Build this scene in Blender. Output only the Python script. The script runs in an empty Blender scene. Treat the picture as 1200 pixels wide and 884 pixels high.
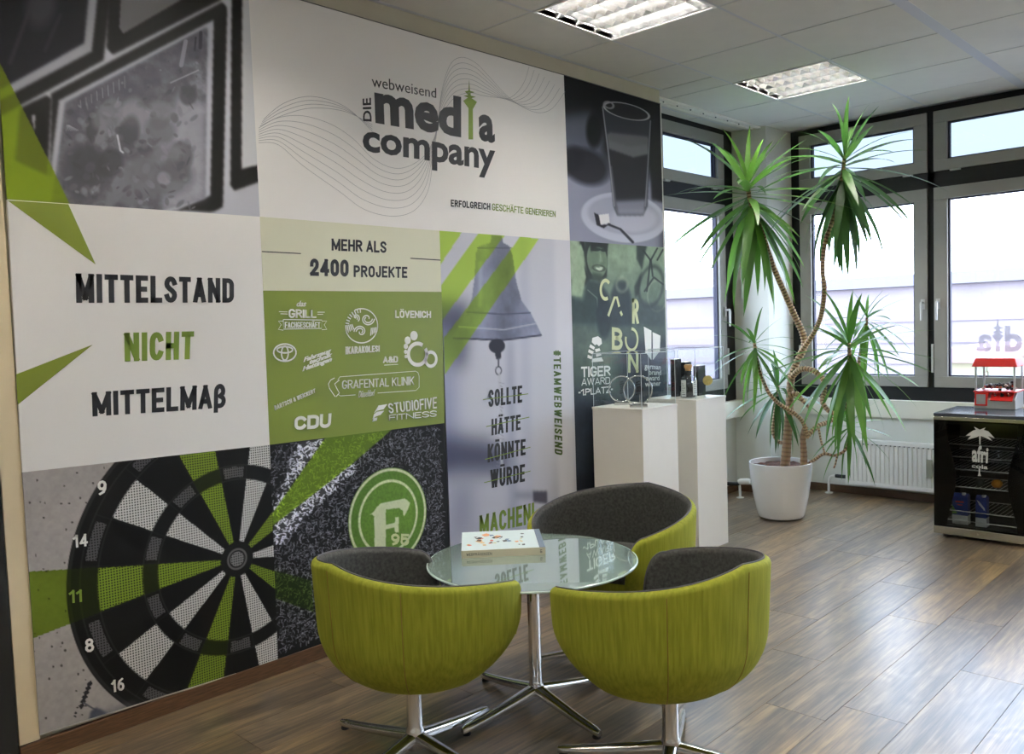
import bpy, bmesh, math, random
import numpy as np
from mathutils import Vector, Matrix
PI = math.pi
random.seed(7); rng = np.random.default_rng(11)
S = bpy.context.scene
COL = S.collection

# ------------------------------------------------------------------ camera
CR = Vector((0.6900855, -0.72293422, -0.03388396))
CU = Vector((0.06677426, 0.01698151, 0.99762359))
CF = Vector((0.72064083, 0.69070815, -0.05999209))
CH = 1.4084; FPX = 999.989
cam = bpy.data.cameras.new('camera'); cam.sensor_width = 36; cam.lens = FPX/1200*36
cam.clip_start = .05; cam.clip_end = 400
co = bpy.data.objects.new('camera', cam); COL.objects.link(co)
m = Matrix.Identity(4)
for i in range(3):
    m[i][0] = CR[i]; m[i][1] = CU[i]; m[i][2] = -CF[i]
m[2][3] = CH
co.matrix_world = m
S.camera = co

# ------------------------------------------------------------------ world: bright overcast sky
w = bpy.data.worlds.new('sky'); S.world = w; w.use_nodes = True
nt = w.node_tree; nt.nodes.clear()
out = nt.nodes.new('ShaderNodeOutputWorld'); bg = nt.nodes.new('ShaderNodeBackground')
tc = nt.nodes.new('ShaderNodeTexCoord'); sx = nt.nodes.new('ShaderNodeSeparateXYZ'); rp = nt.nodes.new('ShaderNodeValToRGB')
rp.color_ramp.elements[0].position = 0.0; rp.color_ramp.elements[0].color = (.74, .83, 1, 1)
rp.color_ramp.elements[1].position = 0.7; rp.color_ramp.elements[1].color = (.62, .78, 1, 1)
nt.links.new(tc.outputs['Generated'], sx.inputs[0]); nt.links.new(sx.outputs[2], rp.inputs[0])
nt.links.new(rp.outputs[0], bg.inputs[0]); nt.links.new(bg.outputs[0], out.inputs[0])
bg.inputs[1].default_value = 5.0
TUBE = 70.0          # fluorescent tube emission strength
S.view_settings.view_transform = 'Standard'; S.view_settings.look = 'None'
S.view_settings.exposure = 1.28; S.view_settings.gamma = 1.0
S.view_settings.use_curve_mapping = False
S.cycles.max_bounces = 10; S.cycles.diffuse_bounces = 5; S.cycles.glossy_bounces = 5
S.cycles.transparent_max_bounces = 24; S.cycles.transmission_bounces = 8
S.cycles.sample_clamp_indirect = 6.0
S.cycles.caustics_reflective = True; S.cycles.caustics_refractive = False
S.cycles.use_denoising = True

# ------------------------------------------------------------------ measuring helper
def ray(px, py): return CF + CR*((px-600)/FPX) - CU*((py-442)/FPX)
def P(px, py, ax, val):
    "point of the plane (axis ax = val) that the photo shows at pixel px,py"
    d = ray(px, py); o = Vector((0, 0, CH)); t = (val-o[ax])/d[ax]
    return o + d*t
def PD(px, py, depth): return Vector((0, 0, CH)) + ray(px, py)*depth

# ------------------------------------------------------------------ materials
def lin(c):
    c = c/255.0
    return c/12.92 if c <= .04045 else ((c+.055)/1.055)**2.4
def rgb(r, g, b): return (lin(r), lin(g), lin(b), 1)
def mat(name, col, rough=.5, metal=0, spec=.5, noise=0, nscale=8, bump=0, bscale=60, emit=None, estr=0, coat=0, aniso=None):
    M = bpy.data.materials.new(name); M.use_nodes = True
    n = M.node_tree.nodes; L = M.node_tree.links; b = n['Principled BSDF']
    b.inputs['Base Color'].default_value = col; b.inputs['Roughness'].default_value = rough
    b.inputs['Metallic'].default_value = metal; b.inputs['Specular IOR Level'].default_value = spec
    b.inputs['Coat Weight'].default_value = coat
    if noise or bump:
        t = n.new('ShaderNodeTexCoord')
        src = t.outputs['Object']
        if aniso:
            mp = n.new('ShaderNodeMapping'); mp.inputs['Scale'].default_value = aniso
            L.new(src, mp.inputs[0]); src = mp.outputs[0]
    if noise:
        a = n.new('ShaderNodeTexNoise'); a.inputs['Scale'].default_value = nscale; a.inputs['Detail'].default_value = 4
        L.new(src, a.inputs['Vector'])
        r = n.new('ShaderNodeValToRGB')
        lo = tuple(max(0, c*(1-noise)) for c in col[:3])+(1,); hi = tuple(min(1, c*(1+noise)) for c in col[:3])+(1,)
        r.color_ramp.elements[0].position = .3; r.color_ramp.elements[1].position = .7
        r.color_ramp.elements[0].color = lo; r.color_ramp.elements[1].color = hi
        L.new(a.outputs[0], r.inputs[0]); L.new(r.outputs[0], b.inputs['Base Color'])
    if bump:
        a = n.new('ShaderNodeTexNoise'); a.inputs['Scale'].default_value = bscale; a.inputs['Detail'].default_value = 3
        L.new(src, a.inputs['Vector'])
        bb = n.new('ShaderNodeBump'); bb.inputs['Strength'].default_value = bump; bb.inputs['Distance'].default_value = .002
        L.new(a.outputs[0], bb.inputs['Height']); L.new(bb.outputs[0], b.inputs['Normal'])
    if emit:
        b.inputs['Emission Color'].default_value = emit; b.inputs['Emission Strength'].default_value = estr
    return M
def glass_mat(name, tint=(1, 1, 1, 1), refl=1.0, rough=0.0):
    M = bpy.data.materials.new(name); M.use_nodes = True
    n = M.node_tree.nodes; L = M.node_tree.links; n.clear()
    o = n.new('ShaderNodeOutputMaterial'); mx = n.new('ShaderNodeMixShader'); tr = n.new('ShaderNodeBsdfTransparent')
    gl = n.new('ShaderNodeBsdfGlossy'); fr = n.new('ShaderNodeFresnel'); mu = n.new('ShaderNodeMath')
    tr.inputs[0].default_value = tint; gl.inputs['Roughness'].default_value = rough; fr.inputs[0].default_value = 1.45
    mu.operation = 'MULTIPLY'; mu.inputs[1].default_value = refl
    ge = n.new('ShaderNodeNewGeometry'); ib = n.new('ShaderNodeMath'); ib.operation = 'SUBTRACT'; ib.inputs[0].default_value = 1; L.new(ge.outputs['Backfacing'], ib.inputs[1])
    m2 = n.new('ShaderNodeMath'); m2.operation = 'MULTIPLY'; m2.use_clamp = True; L.new(mu.outputs[0], m2.inputs[0]); L.new(ib.outputs[0], m2.inputs[1])
    L.new(fr.outputs[0], mu.inputs[0]); L.new(m2.outputs[0], mx.inputs[0]); L.new(tr.outputs[0], mx.inputs[1]); L.new(gl.outputs[0], mx.inputs[2])
    L.new(mx.outputs[0], o.inputs[0])
    return M

M_wall = mat('wall_paint', rgb(196, 191, 170), .85, noise=.03, bump=.15, bscale=90)
M_wall2 = mat('white_wall_paint', rgb(212, 212, 203), .8, noise=.03, bump=.15, bscale=90)
M_pilaster = mat('cream_paint', rgb(232, 214, 178), .6, noise=.04, nscale=5)
M_tile = mat('ceiling_tile', rgb(214, 213, 207), .9, noise=.02, bump=.25, bscale=160)
M_grid = mat('ceiling_grid', rgb(196, 199, 206), .5)
M_void = mat('ceiling_void', rgb(70, 68, 62), .9)
M_black = mat('black_frame', (.008, .008, .009, 1), .5, spec=.3)
M_blackdoor = mat('black_door', (.006, .006, .006, 1), .6)
M_frame = mat('aluminium_grey_frame', rgb(146, 145, 138), .45, noise=.03)
M_handle = mat('handle_grey', rgb(190, 190, 186), .35, metal=.3)
M_sill = mat('sill_white', rgb(226, 224, 208), .5)
M_gasket = mat('gasket', (.02, .02, .045, 1), .6)
M_pane = glass_mat('window_glass', (.98, .99, 1, 1), .6)
M_panetint = glass_mat('tinted_window_glass', (.31, .33, .34, 1), .6)
M_acryl = glass_mat('acrylic', (.97, .985, .985, 1), .9)
M_chrome = mat('chrome', (.72, .71, .69, 1), .09, metal=1)
M_alu = mat('polished_aluminium', (.62, .61, .59, 1), .16, metal=1, bump=.05, bscale=40)
M_rubber = mat('rubber', (.012, .012, .012, 1), .7)
M_white = mat('white_lacquer', rgb(232, 230, 222), .45)
M_whiteP = mat('pedestal_white', rgb(236, 232, 222), .5, noise=.01)
M_lettblack = mat('black_print', (.010, .011, .014, 1), .5)
M_lettgreen = mat('green_print', rgb(112, 138, 40), .5)
M_lettwhite = mat('white_print', rgb(240, 240, 234), .5)
M_line = mat('grey_print', rgb(168, 168, 172), .6)
M_base = mat('baseboard_wood', rgb(84, 58, 36), .45, noise=.45, nscale=14, aniso=(1.2, 14, 14))

def wood_floor():
    M = bpy.data.materials.new('plank_wood'); M.use_nodes = True
    n = M.node_tree.nodes; L = M.node_tree.links; b = n['Principled BSDF']
    t = n.new('ShaderNodeTexCoord'); oi = n.new('ShaderNodeObjectInfo')
    mul = n.new('ShaderNodeVectorMath'); mul.operation = 'MULTIPLY'; mul.inputs[1].default_value = (1, 1, 1)
    cmb = n.new('ShaderNodeCombineXYZ'); m1 = n.new('ShaderNodeMath'); m1.operation = 'MULTIPLY'; m1.inputs[1].default_value = 37.
    L.new(oi.outputs['Random'], m1.inputs[0]); L.new(m1.outputs[0], cmb.inputs[0]); L.new(m1.outputs[0], cmb.inputs[1]); L.new(m1.outputs[0], cmb.inputs[2])
    add = n.new('ShaderNodeVectorMath'); L.new(t.outputs['Object'], add.inputs[0]); L.new(cmb.outputs[0], add.inputs[1])
    # warp for cathedrals
    w0 = n.new('ShaderNodeMapping'); w0.inputs['Scale'].default_value = (1.6, 5.5, 1); L.new(add.outputs[0], w0.inputs[0])
    nz = n.new('ShaderNodeTexNoise'); nz.inputs['Scale'].default_value = 1.1; nz.inputs['Detail'].default_value = 2; L.new(w0.outputs[0], nz.inputs['Vector'])
    # rings from the warped noise
    rg = n.new('ShaderNodeMath'); rg.operation = 'MULTIPLY'; rg.inputs[1].default_value = 16; L.new(nz.outputs[0], rg.inputs[0])
    pp = n.new('ShaderNodeMath'); pp.operation = 'PINGPONG'; pp.inputs[1].default_value = 1; L.new(rg.outputs[0], pp.inputs[0])
    g0 = n.new('ShaderNodeMapping'); g0.inputs['Scale'].default_value = (2.2, 55, 1); L.new(add.outputs[0], g0.inputs[0])
    gz = n.new('ShaderNodeTexNoise'); gz.inputs['Scale'].default_value = 1.5; gz.inputs['Detail'].default_value = 6; gz.inputs['Roughness'].default_value = .65; L.new(g0.outputs[0], gz.inputs['Vector'])
    b0 = n.new('ShaderNodeMapping'); b0.inputs['Scale'].default_value = (1.0, 9, 1); L.new(add.outputs[0], b0.inputs[0])
    bz = n.new('ShaderNodeTexNoise'); bz.inputs['Scale'].default_value = 1.3; bz.inputs['Detail'].default_value = 3; L.new(b0.outputs[0], bz.inputs['Vector'])
    # sum -> ramp
    s1 = n.new('ShaderNodeMath'); s1.operation = 'MULTIPLY_ADD'; s1.inputs[1].default_value = .13; L.new(pp.outputs[0], s1.inputs[0])
    s2 = n.new('ShaderNodeMath'); s2.operation = 'MULTIPLY_ADD'; s2.inputs[1].default_value = .95; L.new(gz.outputs[0], s2.inputs[0])
    s3 = n.new('ShaderNodeMath'); s3.operation = 'MULTIPLY_ADD'; s3.inputs[1].default_value = .85; L.new(bz.outputs[0], s3.inputs[0])
    s4 = n.new('ShaderNodeMath'); s4.operation = 'MULTIPLY_ADD'; s4.inputs[1].default_value = .13; s4.inputs[2].default_value = -.545; L.new(oi.outputs['Random'], s4.inputs[0])
    L.new(s4.outputs[0], s3.inputs[2]); L.new(s3.outputs[0], s2.inputs[2]); L.new(s2.outputs[0], s1.inputs[2])
    r = n.new('ShaderNodeValToRGB'); e = r.color_ramp.elements
    e[0].position = .18; e[0].color = rgb(60, 50, 41)
    e[1].position = .80; e[1].color = rgb(160, 134, 95)
    x = e.new(.38); x.color = rgb(86, 73, 57)
    x = e.new(.55); x.color = rgb(117, 98, 73)
    L.new(s1.outputs[0], r.inputs[0])
    # slight grey variation per plank
    hs = n.new('ShaderNodeHueSaturation'); L.new(r.outputs[0], hs.inputs['Color'])
    sat = n.new('ShaderNodeMapRange'); sat.inputs[3].default_value = .85; sat.inputs[4].default_value = 1.12
    fr = n.new('ShaderNodeMath'); fr.operation = 'FRACT'; mm = n.new('ShaderNodeMath'); mm.operation = 'MULTIPLY'; mm.inputs[1].default_value = 7.3
    L.new(oi.outputs['Random'], mm.inputs[0]); L.new(mm.outputs[0], fr.inputs[0]); L.new(fr.outputs[0], sat.inputs[0]); L.new(sat.outputs[0], hs.inputs['Saturation'])
    L.new(hs.outputs[0], b.inputs['Base Color'])
    rr = n.new('ShaderNodeMapRange'); rr.inputs[3].default_value = .38; rr.inputs[4].default_value = .27; L.new(gz.outputs[0], rr.inputs[0]); L.new(rr.outputs[0], b.inputs['Roughness'])
    b.inputs['Specular IOR Level'].default_value = .7; b.inputs['Coat Weight'].default_value = .45; b.inputs['Coat Roughness'].default_value = .30
    bp = n.new('ShaderNodeBump'); bp.inputs['Strength'].default_value = .3; bp.inputs['Distance'].default_value = .0012; L.new(gz.outputs[0], bp.inputs['Height']); L.new(bp.outputs[0], b.inputs['Normal'])
    return M
M_wood = wood_floor()

def fabric(name, c1, c2, streak):
    M = bpy.data.materials.new(name); M.use_nodes = True
    n = M.node_tree.nodes; L = M.node_tree.links; b = n['Principled BSDF']
    t = n.new('ShaderNodeTexCoord'); mp = n.new('ShaderNodeMapping'); mp.inputs['Scale'].default_value = streak
    L.new(t.outputs['Object'], mp.inputs[0])
    a = n.new('ShaderNodeTexNoise'); a.inputs['Scale'].default_value = 3; a.inputs['Detail'].default_value = 5; L.new(mp.outputs[0], a.inputs['Vector'])
    r = n.new('ShaderNodeValToRGB'); r.color_ramp.elements[0].position = .32; r.color_ramp.elements[1].position = .68
    r.color_ramp.elements[0].color = c1; r.color_ramp.elements[1].color = c2
    L.new(a.outputs[0], r.inputs[0]); L.new(r.outputs[0], b.inputs['Base Color'])
    v = n.new('ShaderNodeTexNoise'); v.inputs['Scale'].default_value = 420; L.new(t.outputs['Object'], v.inputs['Vector'])
    bp = n.new('ShaderNodeBump'); bp.inputs['Strength'].default_value = .35; bp.inputs['Distance'].default_value = .001
    L.new(v.outputs[0], bp.inputs['Height']); L.new(bp.outputs[0], b.inputs['Normal'])
    b.inputs['Roughness'].default_value = .85; b.inputs['Specular IOR Level'].default_value = .25
    b.inputs['Sheen Weight'].default_value = .35; b.inputs['Sheen Roughness'].default_value = .4
    b.inputs['Sheen Tint'].default_value = c2
    return M
M_green = fabric('green_fabric', rgb(119, 124, 32), rgb(140, 144, 44), (34, 34, 2.2))
M_grey = fabric('grey_fabric', rgb(46, 46, 44), rgb(70, 70, 67), (30, 30, 30))
M_pipe = mat('grey_piping', rgb(70, 68, 74), .7)
M_seam = mat('brown_seam', rgb(120, 98, 20), .8)

# ------------------------------------------------------------------ mesh helpers
def link(name, me, m=None, parent=None, kind=None):
    o = bpy.data.objects.new(name, me); COL.objects.link(o)
    if m and me and not me.materials: me.materials.append(m)
    if parent: o.parent = parent
    if kind: o['kind'] = kind
    return o
def tag(o, label, cat, group=None):
    o['label'] = label; o['category'] = cat
    if group: o['group'] = group
    return o
def empty(name, loc=(0, 0, 0), rz=0, parent=None):
    o = bpy.data.objects.new(name, None); COL.objects.link(o); o.location = loc; o.rotation_euler = (0, 0, rz)
    o.empty_display_size = .1
    if parent: o.parent = parent
    return o
class MB:
    def __init__(s): s.v = []; s.f = []
    def add(s, vs, fs):
        k = len(s.v); s.v += [tuple(v) for v in vs]; s.f += [tuple(i+k for i in f) for f in fs]; return s
    def box(s, a, b):
        x0, y0, z0 = a; x1, y1, z1 = b
        if x0 > x1: x0, x1 = x1, x0
        if y0 > y1: y0, y1 = y1, y0
        if z0 > z1: z0, z1 = z1, z0
        return s.add([(x0, y0, z0), (x1, y0, z0), (x1, y1, z0), (x0, y1, z0), (x0, y0, z1), (x1, y0, z1), (x1, y1, z1), (x0, y1, z1)],
                     [(0, 3, 2, 1), (4, 5, 6, 7), (0, 1, 5, 4), (1, 2, 6, 5), (2, 3, 7, 6), (3, 0, 4, 7)])
    def lathe(s, prof, c=(0, 0, 0), n=40, cap=True):
        vs = []; fs = []; k = len(prof)
        for i in range(n):
            a = 2*PI*i/n
            for r, z in prof: vs.append((c[0]+r*math.cos(a), c[1]+r*math.sin(a), c[2]+z))
        for i in range(n):
            j = (i+1) % n
            for q in range(k-1): fs.append((i*k+q, j*k+q, j*k+q+1, i*k+q+1))
        if cap:
            fs.append(tuple(i*k for i in range(n))[::-1]); fs.append(tuple(i*k+k-1 for i in range(n)))
        return s.add(vs, fs)
    def tube(s, pts, rad, n=10, cap=True):
        pts = [Vector(p) for p in pts]; k = len(pts)
        if not hasattr(rad, '__len__'): rad = [rad]*k
        vs = []; fs = []; prev = None
        for i, p in enumerate(pts):
            d = (pts[min(i+1, k-1)]-pts[max(i-1, 0)]).normalized()
            if prev is None:
                a = Vector((0, 0, 1)) if abs(d.z) < .9 else Vector((1, 0, 0))
                x = d.cross(a).normalized()
            else:
                x = (prev - d*prev.dot(d)).normalized()
            prev = x; y = d.cross(x)
            for j in range(n):
                t = 2*PI*j/n; vs.append(p + x*(rad[i]*math.cos(t)) + y*(rad[i]*math.sin(t)))
        for i in range(k-1):
            for j in range(n):
                q = (j+1) % n; fs.append((i*n+j, i*n+q, (i+1)*n+q, (i+1)*n+j))
        if cap:
            fs.append(tuple(range(n))[::-1]); fs.append(tuple((k-1)*n+j for j in range(n)))
        return s.add(vs, fs)
    def grid(s, rows, closed=False):
        "rows: list of equal-length lists of points"
        k = len(rows[0]); vs = [p for r in rows for p in r]; fs = []
        for i in range(len(rows)-1 + (1 if closed else 0)):
            a = i*k; b = ((i+1) % len(rows))*k
            for j in range(k-1): fs.append((a+j, b+j, b+j+1, a+j+1))
        return s.add(vs, fs)
    def prism(s, poly, f0, f1):
        "poly list of 2D points; f0,f1 map 2D point to the two caps"
        n = len(poly); vs = [f0(p) for p in poly]+[f1(p) for p in poly]
        fs = [tuple(range(n))[::-1], tuple(range(n, 2*n))]+[(i, (i+1) % n, n+(i+1) % n, n+i) for i in range(n)]
        return s.add(vs, fs)
    def mesh(s, name, smooth=None):
        me = bpy.data.meshes.new(name); me.from_pydata(s.v, [], s.f); me.validate()
        bm = bmesh.new(); bm.from_mesh(me); bmesh.ops.recalc_face_normals(bm, faces=bm.faces); bm.to_mesh(me); bm.free()
        if smooth is not None:
            for p in me.polygons: p.use_smooth = True
            me.set_sharp_from_angle(angle=math.radians(smooth))
        return me
    def obj(s, name, m, parent=None, smooth=None, kind=None, bev=0):
        o = link(name, s.mesh(name, smooth), m, parent, kind)
        if bev:
            b = o.modifiers.new('bevel', 'BEVEL'); b.width = bev; b.segments = 2; b.limit_method = 'ANGLE'
        return o
def box(name, a, b, m, parent=None, kind=None, bev=0): return MB().box(a, b).obj(name, m, parent, None, kind, bev)

# ------------------------------------------------------------------ room dimensions
CEIL = 2.889; YM = 3.122; YW = 3.14; YB = 3.48; XR = 6.66; X0 = -2.6; Y0 = -3.6
# ------------------------------------------------------------------ floor of planks
floor = box('floor', (X0, Y0, -.06), (XR+.1, YB+.15, -.003), mat('floor_joint', (.04, .03, .02, 1), .8), kind='structure')
PL, PW, G = 1.2, .222, .0007
pm = {}
def plank_mesh(lx, ly):
    key = (round(lx, 3), round(ly, 3))
    if key not in pm:
        b = MB(); c = .0007; hx, hy = lx/2-G/2, ly/2-G/2
        b.add([(-hx, -hy, -.0029), (hx, -hy, -.0029), (hx, hy, -.0029), (-hx, hy, -.0029), (-hx+c, -hy+c, 0), (hx-c, -hy+c, 0), (hx-c, hy-c, 0), (-hx+c, hy-c, 0)],
              [(0, 3, 2, 1), (4, 5, 6, 7), (0, 1, 5, 4), (1, 2, 6, 5), (2, 3, 7, 6), (3, 0, 4, 7)])
        me = b.mesh('plank'); me.materials.append(M_wood); pm[key] = me
    return pm[key]
offs = {0: 2.96, 1: 2.81, 2: 3.30, -1: 3.55, 3: 2.55, -2: 2.62}
row = 0
cells = []
for k in range(-21, 12):
    y0 = 1.02+k*PW; y1 = y0+PW
    if y0 > YB+.1: break
    y1 = min(y1, YB+.12)
    o = offs.get(k, random.uniform(0, PL))
    x = o - math.ceil((o-X0)/PL)*PL
    while x < XR+.05:
        a, b_ = max(x, X0), min(x+PL, XR+.08)
        if b_-a > .05: cells.append((a, b_, y0, y1))
        x += PL
def vis(c):
    for px_ in (c[0], c[1]):
        for py_ in (c[2], c[3]):
            v = Vector((px_, py_, -CH)); d = v.dot(CF)
            if d > .3:
                X = 600+FPX*v.dot(CR)/d; Y = 442-FPX*v.dot(CU)/d
                if -300 < X < 1500 and Y < 1250: return True
    return False
rest = MB()
nvis = 0
for a, b_, y0, y1 in cells:
    if vis((a, b_, y0, y1)) and nvis < 290:
        nvis += 1
        o = link('plank', plank_mesh(b_-a, y1-y0), None, floor); o.location = ((a+b_)/2, (y0+y1)/2, 0)
    else:
        rest.box((a+G/2, y0+G/2, -.0029), (b_-G/2, y1-G/2, 0))
if rest.v: rest.obj('planks_out_of_view', M_wood, floor, kind='stuff')

# ------------------------------------------------------------------ walls
box('wall_left', (.835, YW, 0), (4.735, YB+.15, CEIL+.12), M_wall, kind='structure')
box('wall_pilaster', (.835, YW-.012, .066), (.897, YW, CEIL), M_pilaster, kind='structure')
d1 = empty('door_1', (.4, YW, 0)); d1['kind'] = 'structure'
MB().box((-1.15, -.02, .0), (.43, .05, 2.1)).obj('door_leaf', M_blackdoor, d1)
MB().box((-1.15, -.01, 2.1), (.43, .05, CEIL)).obj('door_frame', M_pilaster, d1)
MB().tube([(.30, -.055, 1.05), (.16, -.055, 1.05)], .010).tube([(.30, -.02, 1.05), (.30, -.055, 1.05)], .010).obj('door_handle', M_handle, d1, 40)
box('wall_left_far', (X0-.1, YW+.04, 0), (.833, YB+.15, CEIL+.12), M_wall, kind='structure')
box('wall_near', (X0-.1, Y0-.1, 0), (XR+.2, Y0, CEIL+.12), M_wall2, kind='structure')
box('wall_behind', (X0-.1, Y0, 0), (X0, YW+.04, CEIL+.12), M_wall2, kind='structure')
# window wall beyond the mural (faces the room, y = YB) and its parapet
box('wall_back', (4.735, YB, 0), (XR+.1, YB+.15, .75), M_wall2, kind='structure')
box('wall_right', (6.63, Y0, 0), (XR+.15, YB+.15, .735), M_wall2, kind='structure')
col_ = MB().box((6.25, 3.178, 0), (XR+.15, YB+.15, CEIL+.1)).obj('wall_corner', M_wall2, kind='structure')
# baseboards
def baseboard(name, a, b): return box(name, a, b, M_base, kind='structure', bev=.002)
baseboard('baseboard_left', (.833, YM-.004, 0), (4.735, YW-.0005, .064))
baseboard('baseboard_back', (4.735, YB-.014, 0), (6.236, YB-.0005, .06))
baseboard('baseboard_corner', (6.236, 3.164, 0), (6.249, YB-.0005, .06))
baseboard('baseboard_column', (6.236, 3.163, 0), (6.616, 3.1775, .06))
baseboard('baseboard_right', (6.616, Y0, 0), (6.6295, 3.163, .06))

# ------------------------------------------------------------------ windows
def rect_frame(b, ax, c0, c1, u0, u1, z0, z1, gu0, gu1, gz0, gz1):
    "hollow rectangular frame between outer and glass rectangles, depth c0..c1 along axis ax"
    def bx(ua, ub, za, zb):
        if ax == 0: b.box((c0, ua, za), (c1, ub, zb))
        else: b.box((ua, c0, za), (ub, c1, zb))
    bx(u0, u1, gz1, z1); bx(u0, u1, z0, gz0); bx(u0, gu0, gz0, gz1); bx(gu1, u1, gz0, gz1)
    return b
def bx(ax, u0, u1, z0, z1, c0, c1):
    return ((c0, u0, z0), (c1, u1, z1)) if ax == 0 else ((u0, c0, z0), (u1, c1, z1))
def window(name, ax, c, u0, u1, swap_handle):
    "c = plane of the sash fronts; the room lies on the smaller side; u0,u1 bay limits"
    W = empty(name, (c, u0, 0) if ax == 0 else (u0, c, 0)); W['kind'] = 'structure'
    off = Vector(W.location)
    def put(b, nm, m, par=W, bev=0, sm=None):
        b.v = [tuple(Vector(v)-off) for v in b.v]
        return b.obj(nm, m, W if par is W else par, sm, None, bev)
    b = MB()
    for (a1, a2, z1, z2) in ((u0, u1, 2.848, CEIL+.02), (u0, u1, 2.303, 2.42), (u0, u1, .748, .853), (u0, u0+.022, .853, 2.848), (u1-.022, u1, .853, 2.848)):
        b.box(*bx(ax, a1, a2, z1, z2, c+.012, c+.11))
    put(b, 'black_surround', M_black)
    a, e = u0+.022, u1-.022
    for nm, z0, z1, gz0, gz1, pm_ in (('upper_sash', 2.42, 2.846, 2.497, 2.762, M_panetint), ('lower_sash', .852, 2.302, .932, 2.216, M_pane)):
        b = rect_frame(MB(), ax, c-.008, c+.055, a, e, z0, z1, a+.092, e-.092, gz0, gz1)
        s = put(b, nm, M_frame, bev=.003)
        b = rect_frame(MB(), ax, c+.016, c+.05, a+.0921, e-.0921, gz0+.0001, gz1-.0001, a+.104, e-.104, gz0+.010, gz1-.010)
        g = put(b, 'gasket', M_gasket, s)
        b = MB().box(*bx(ax, a+.1045, e-.1045, gz0+.0105, gz1-.0105, c+.030, c+.036))
        put(b, 'glass_pane', pm_, s)
        for side in (a+.10, e-.18) if z0 > 2 else (a+.07, ):
            b = MB().box(*bx(ax, side, side+.07, z0-.012, z0-.001, c-.012, c+.008)) if z0 > 2 else MB().box(*bx(ax, (e+.003), (e+.018), .96, 1.17, c-.014, c+.008))
            put(b, 'hinge', M_handle, s, .002)
    hu = (u0+.022+.03) if swap_handle else (u1-.022-.03)
    b = MB().box(*bx(ax, hu-.014, hu+.014, 1.425, 1.50, c-.016, c-.009))
    if ax == 0: b.tube([(c-.016, hu, 1.475), (c-.05, hu, 1.475), (c-.052, hu, 1.46), (c-.052, hu, 1.345)], [.009, .009, .01, .008], 8)
    else: b.tube([(hu, c-.016, 1.475), (hu, c-.05, 1.475), (hu, c-.052, 1.46), (hu, c-.052, 1.345)], [.009, .009, .01, .008], 8)
    put(b, 'handle', M_handle, sm=40)
    return W
# window 2 and 3 on the right wall, the bays go on behind the camera's right
u = 3.125
bays = [(2.108, 3.125)]
y = 2.108
while y-1.017 > Y0+.02:
    bays.append((y-1.017, y)); y -= 1.017
window('window_1', 1, 3.462, 5.25-.022-.1, 6.108+.006, False)
for i, (a, b_) in enumerate(bays): window('window_%d' % (i+2), 0, XR, a, b_, i % 2 == 0)
# black jambs that close the bays
box('trim_1', (6.114, 3.474, .748), (6.2495, 3.57, CEIL+.02), M_black, kind='structure')
box('trim_2', (6.672, 3.1251, .748), (6.77, 3.1775, CEIL+.02), M_black, kind='structure')
box('trim_3', (4.735, 3.474, .748), (5.127, 3.6, CEIL+.02), M_black, kind='structure')
box('trim_4', (6.672, Y0, .748), (6.77, y, CEIL+.02), M_black, kind='structure')
box('window_sill_right', (6.60, Y0, .617), (6.6715, 3.1775, .748), M_sill, kind='structure', bev=.003)
box('window_sill_back', (4.735, 3.40, .617), (6.2495, 3.4735, .748), M_sill, kind='structure', bev=.003)

# ------------------------------------------------------------------ ceiling: void slab, tiles, runners
ceil = box('ceiling', (X0-.1, Y0-.1, CEIL+.11), (XR+.2, YB+.15, CEIL+.16), M_void, kind='structure')
TM = .625
xs = [3.717+TM*i for i in range(-11, 6)]; xs = [x for x in xs if X0 < x < XR]
ys = [2.753-TM*j for j in range(-1, 12)]; ys = [y for y in ys if y > Y0][::-1]
xe = [X0]+xs+[XR+.01]; ye = [Y0]+ys+[YB]
fix_cells = set()
def fixture_here(x0, y0):
    i = round((x0-3.092)/TM); j = round((2.128-y0)/TM)
    return i % 3 == 0 and j in (0, 3, 6, 9) and x0 > X0+.3
tm = {}
def tile_mesh(lx, ly):
    key = (round(lx, 3), round(ly, 3))
    if key not in tm:
        hx, hy, c = lx/2-.0055, ly/2-.0055, .004
        b = MB().add([(-hx, -hy, .016), (hx, -hy, .016), (hx, hy, .016), (-hx, hy, .016), (-hx, -hy, .004), (hx, -hy, .004), (hx, hy, .004), (-hx, hy, .004),
                      (-hx+c, -hy+c, 0), (hx-c, -hy+c, 0), (hx-c, hy-c, 0), (-hx+c, hy-c, 0)],
                     [(0, 1, 2, 3), (0, 4, 5, 1), (1, 5, 6, 2), (2, 6, 7, 3), (3, 7, 4, 0), (4, 8, 9, 5), (5, 9, 10, 6), (6, 10, 11, 7), (7, 11, 8, 4), (8, 11, 10, 9)])
        me = b.mesh('ceiling_tile'); me.materials.append(M_tile); tm[key] = me
    return tm[key]
fixtures = []
for i in range(len(xe)-1):
    for j in range(len(ye)-1):
        a, b_, c, d = xe[i], xe[i+1], ye[j], ye[j+1]
        parts = [(a, b_, c, d)]
        if d > YM+.01 and a < 4.735:
            parts = [(a, min(b_, 4.735), c, min(d, YM+.016))] if c < YM else []
            if b_ > 4.735: parts.append((4.735, b_, c, d))
        for (a_, e_, c_, d_) in parts:
            if e_-a_ < .03 or d_-c_ < .03: continue
            if abs(e_-a_-TM) < .01 and abs(d_-c_-TM) < .01 and fixture_here(a_, c_):
                fixtures.append(((a_+e_)/2, (c_+d_)/2)); continue
            o = link('ceiling_tile', tile_mesh(e_-a_, d_-c_), None, ceil); o.location = ((a_+e_)/2, (c_+d_)/2, CEIL)
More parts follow.
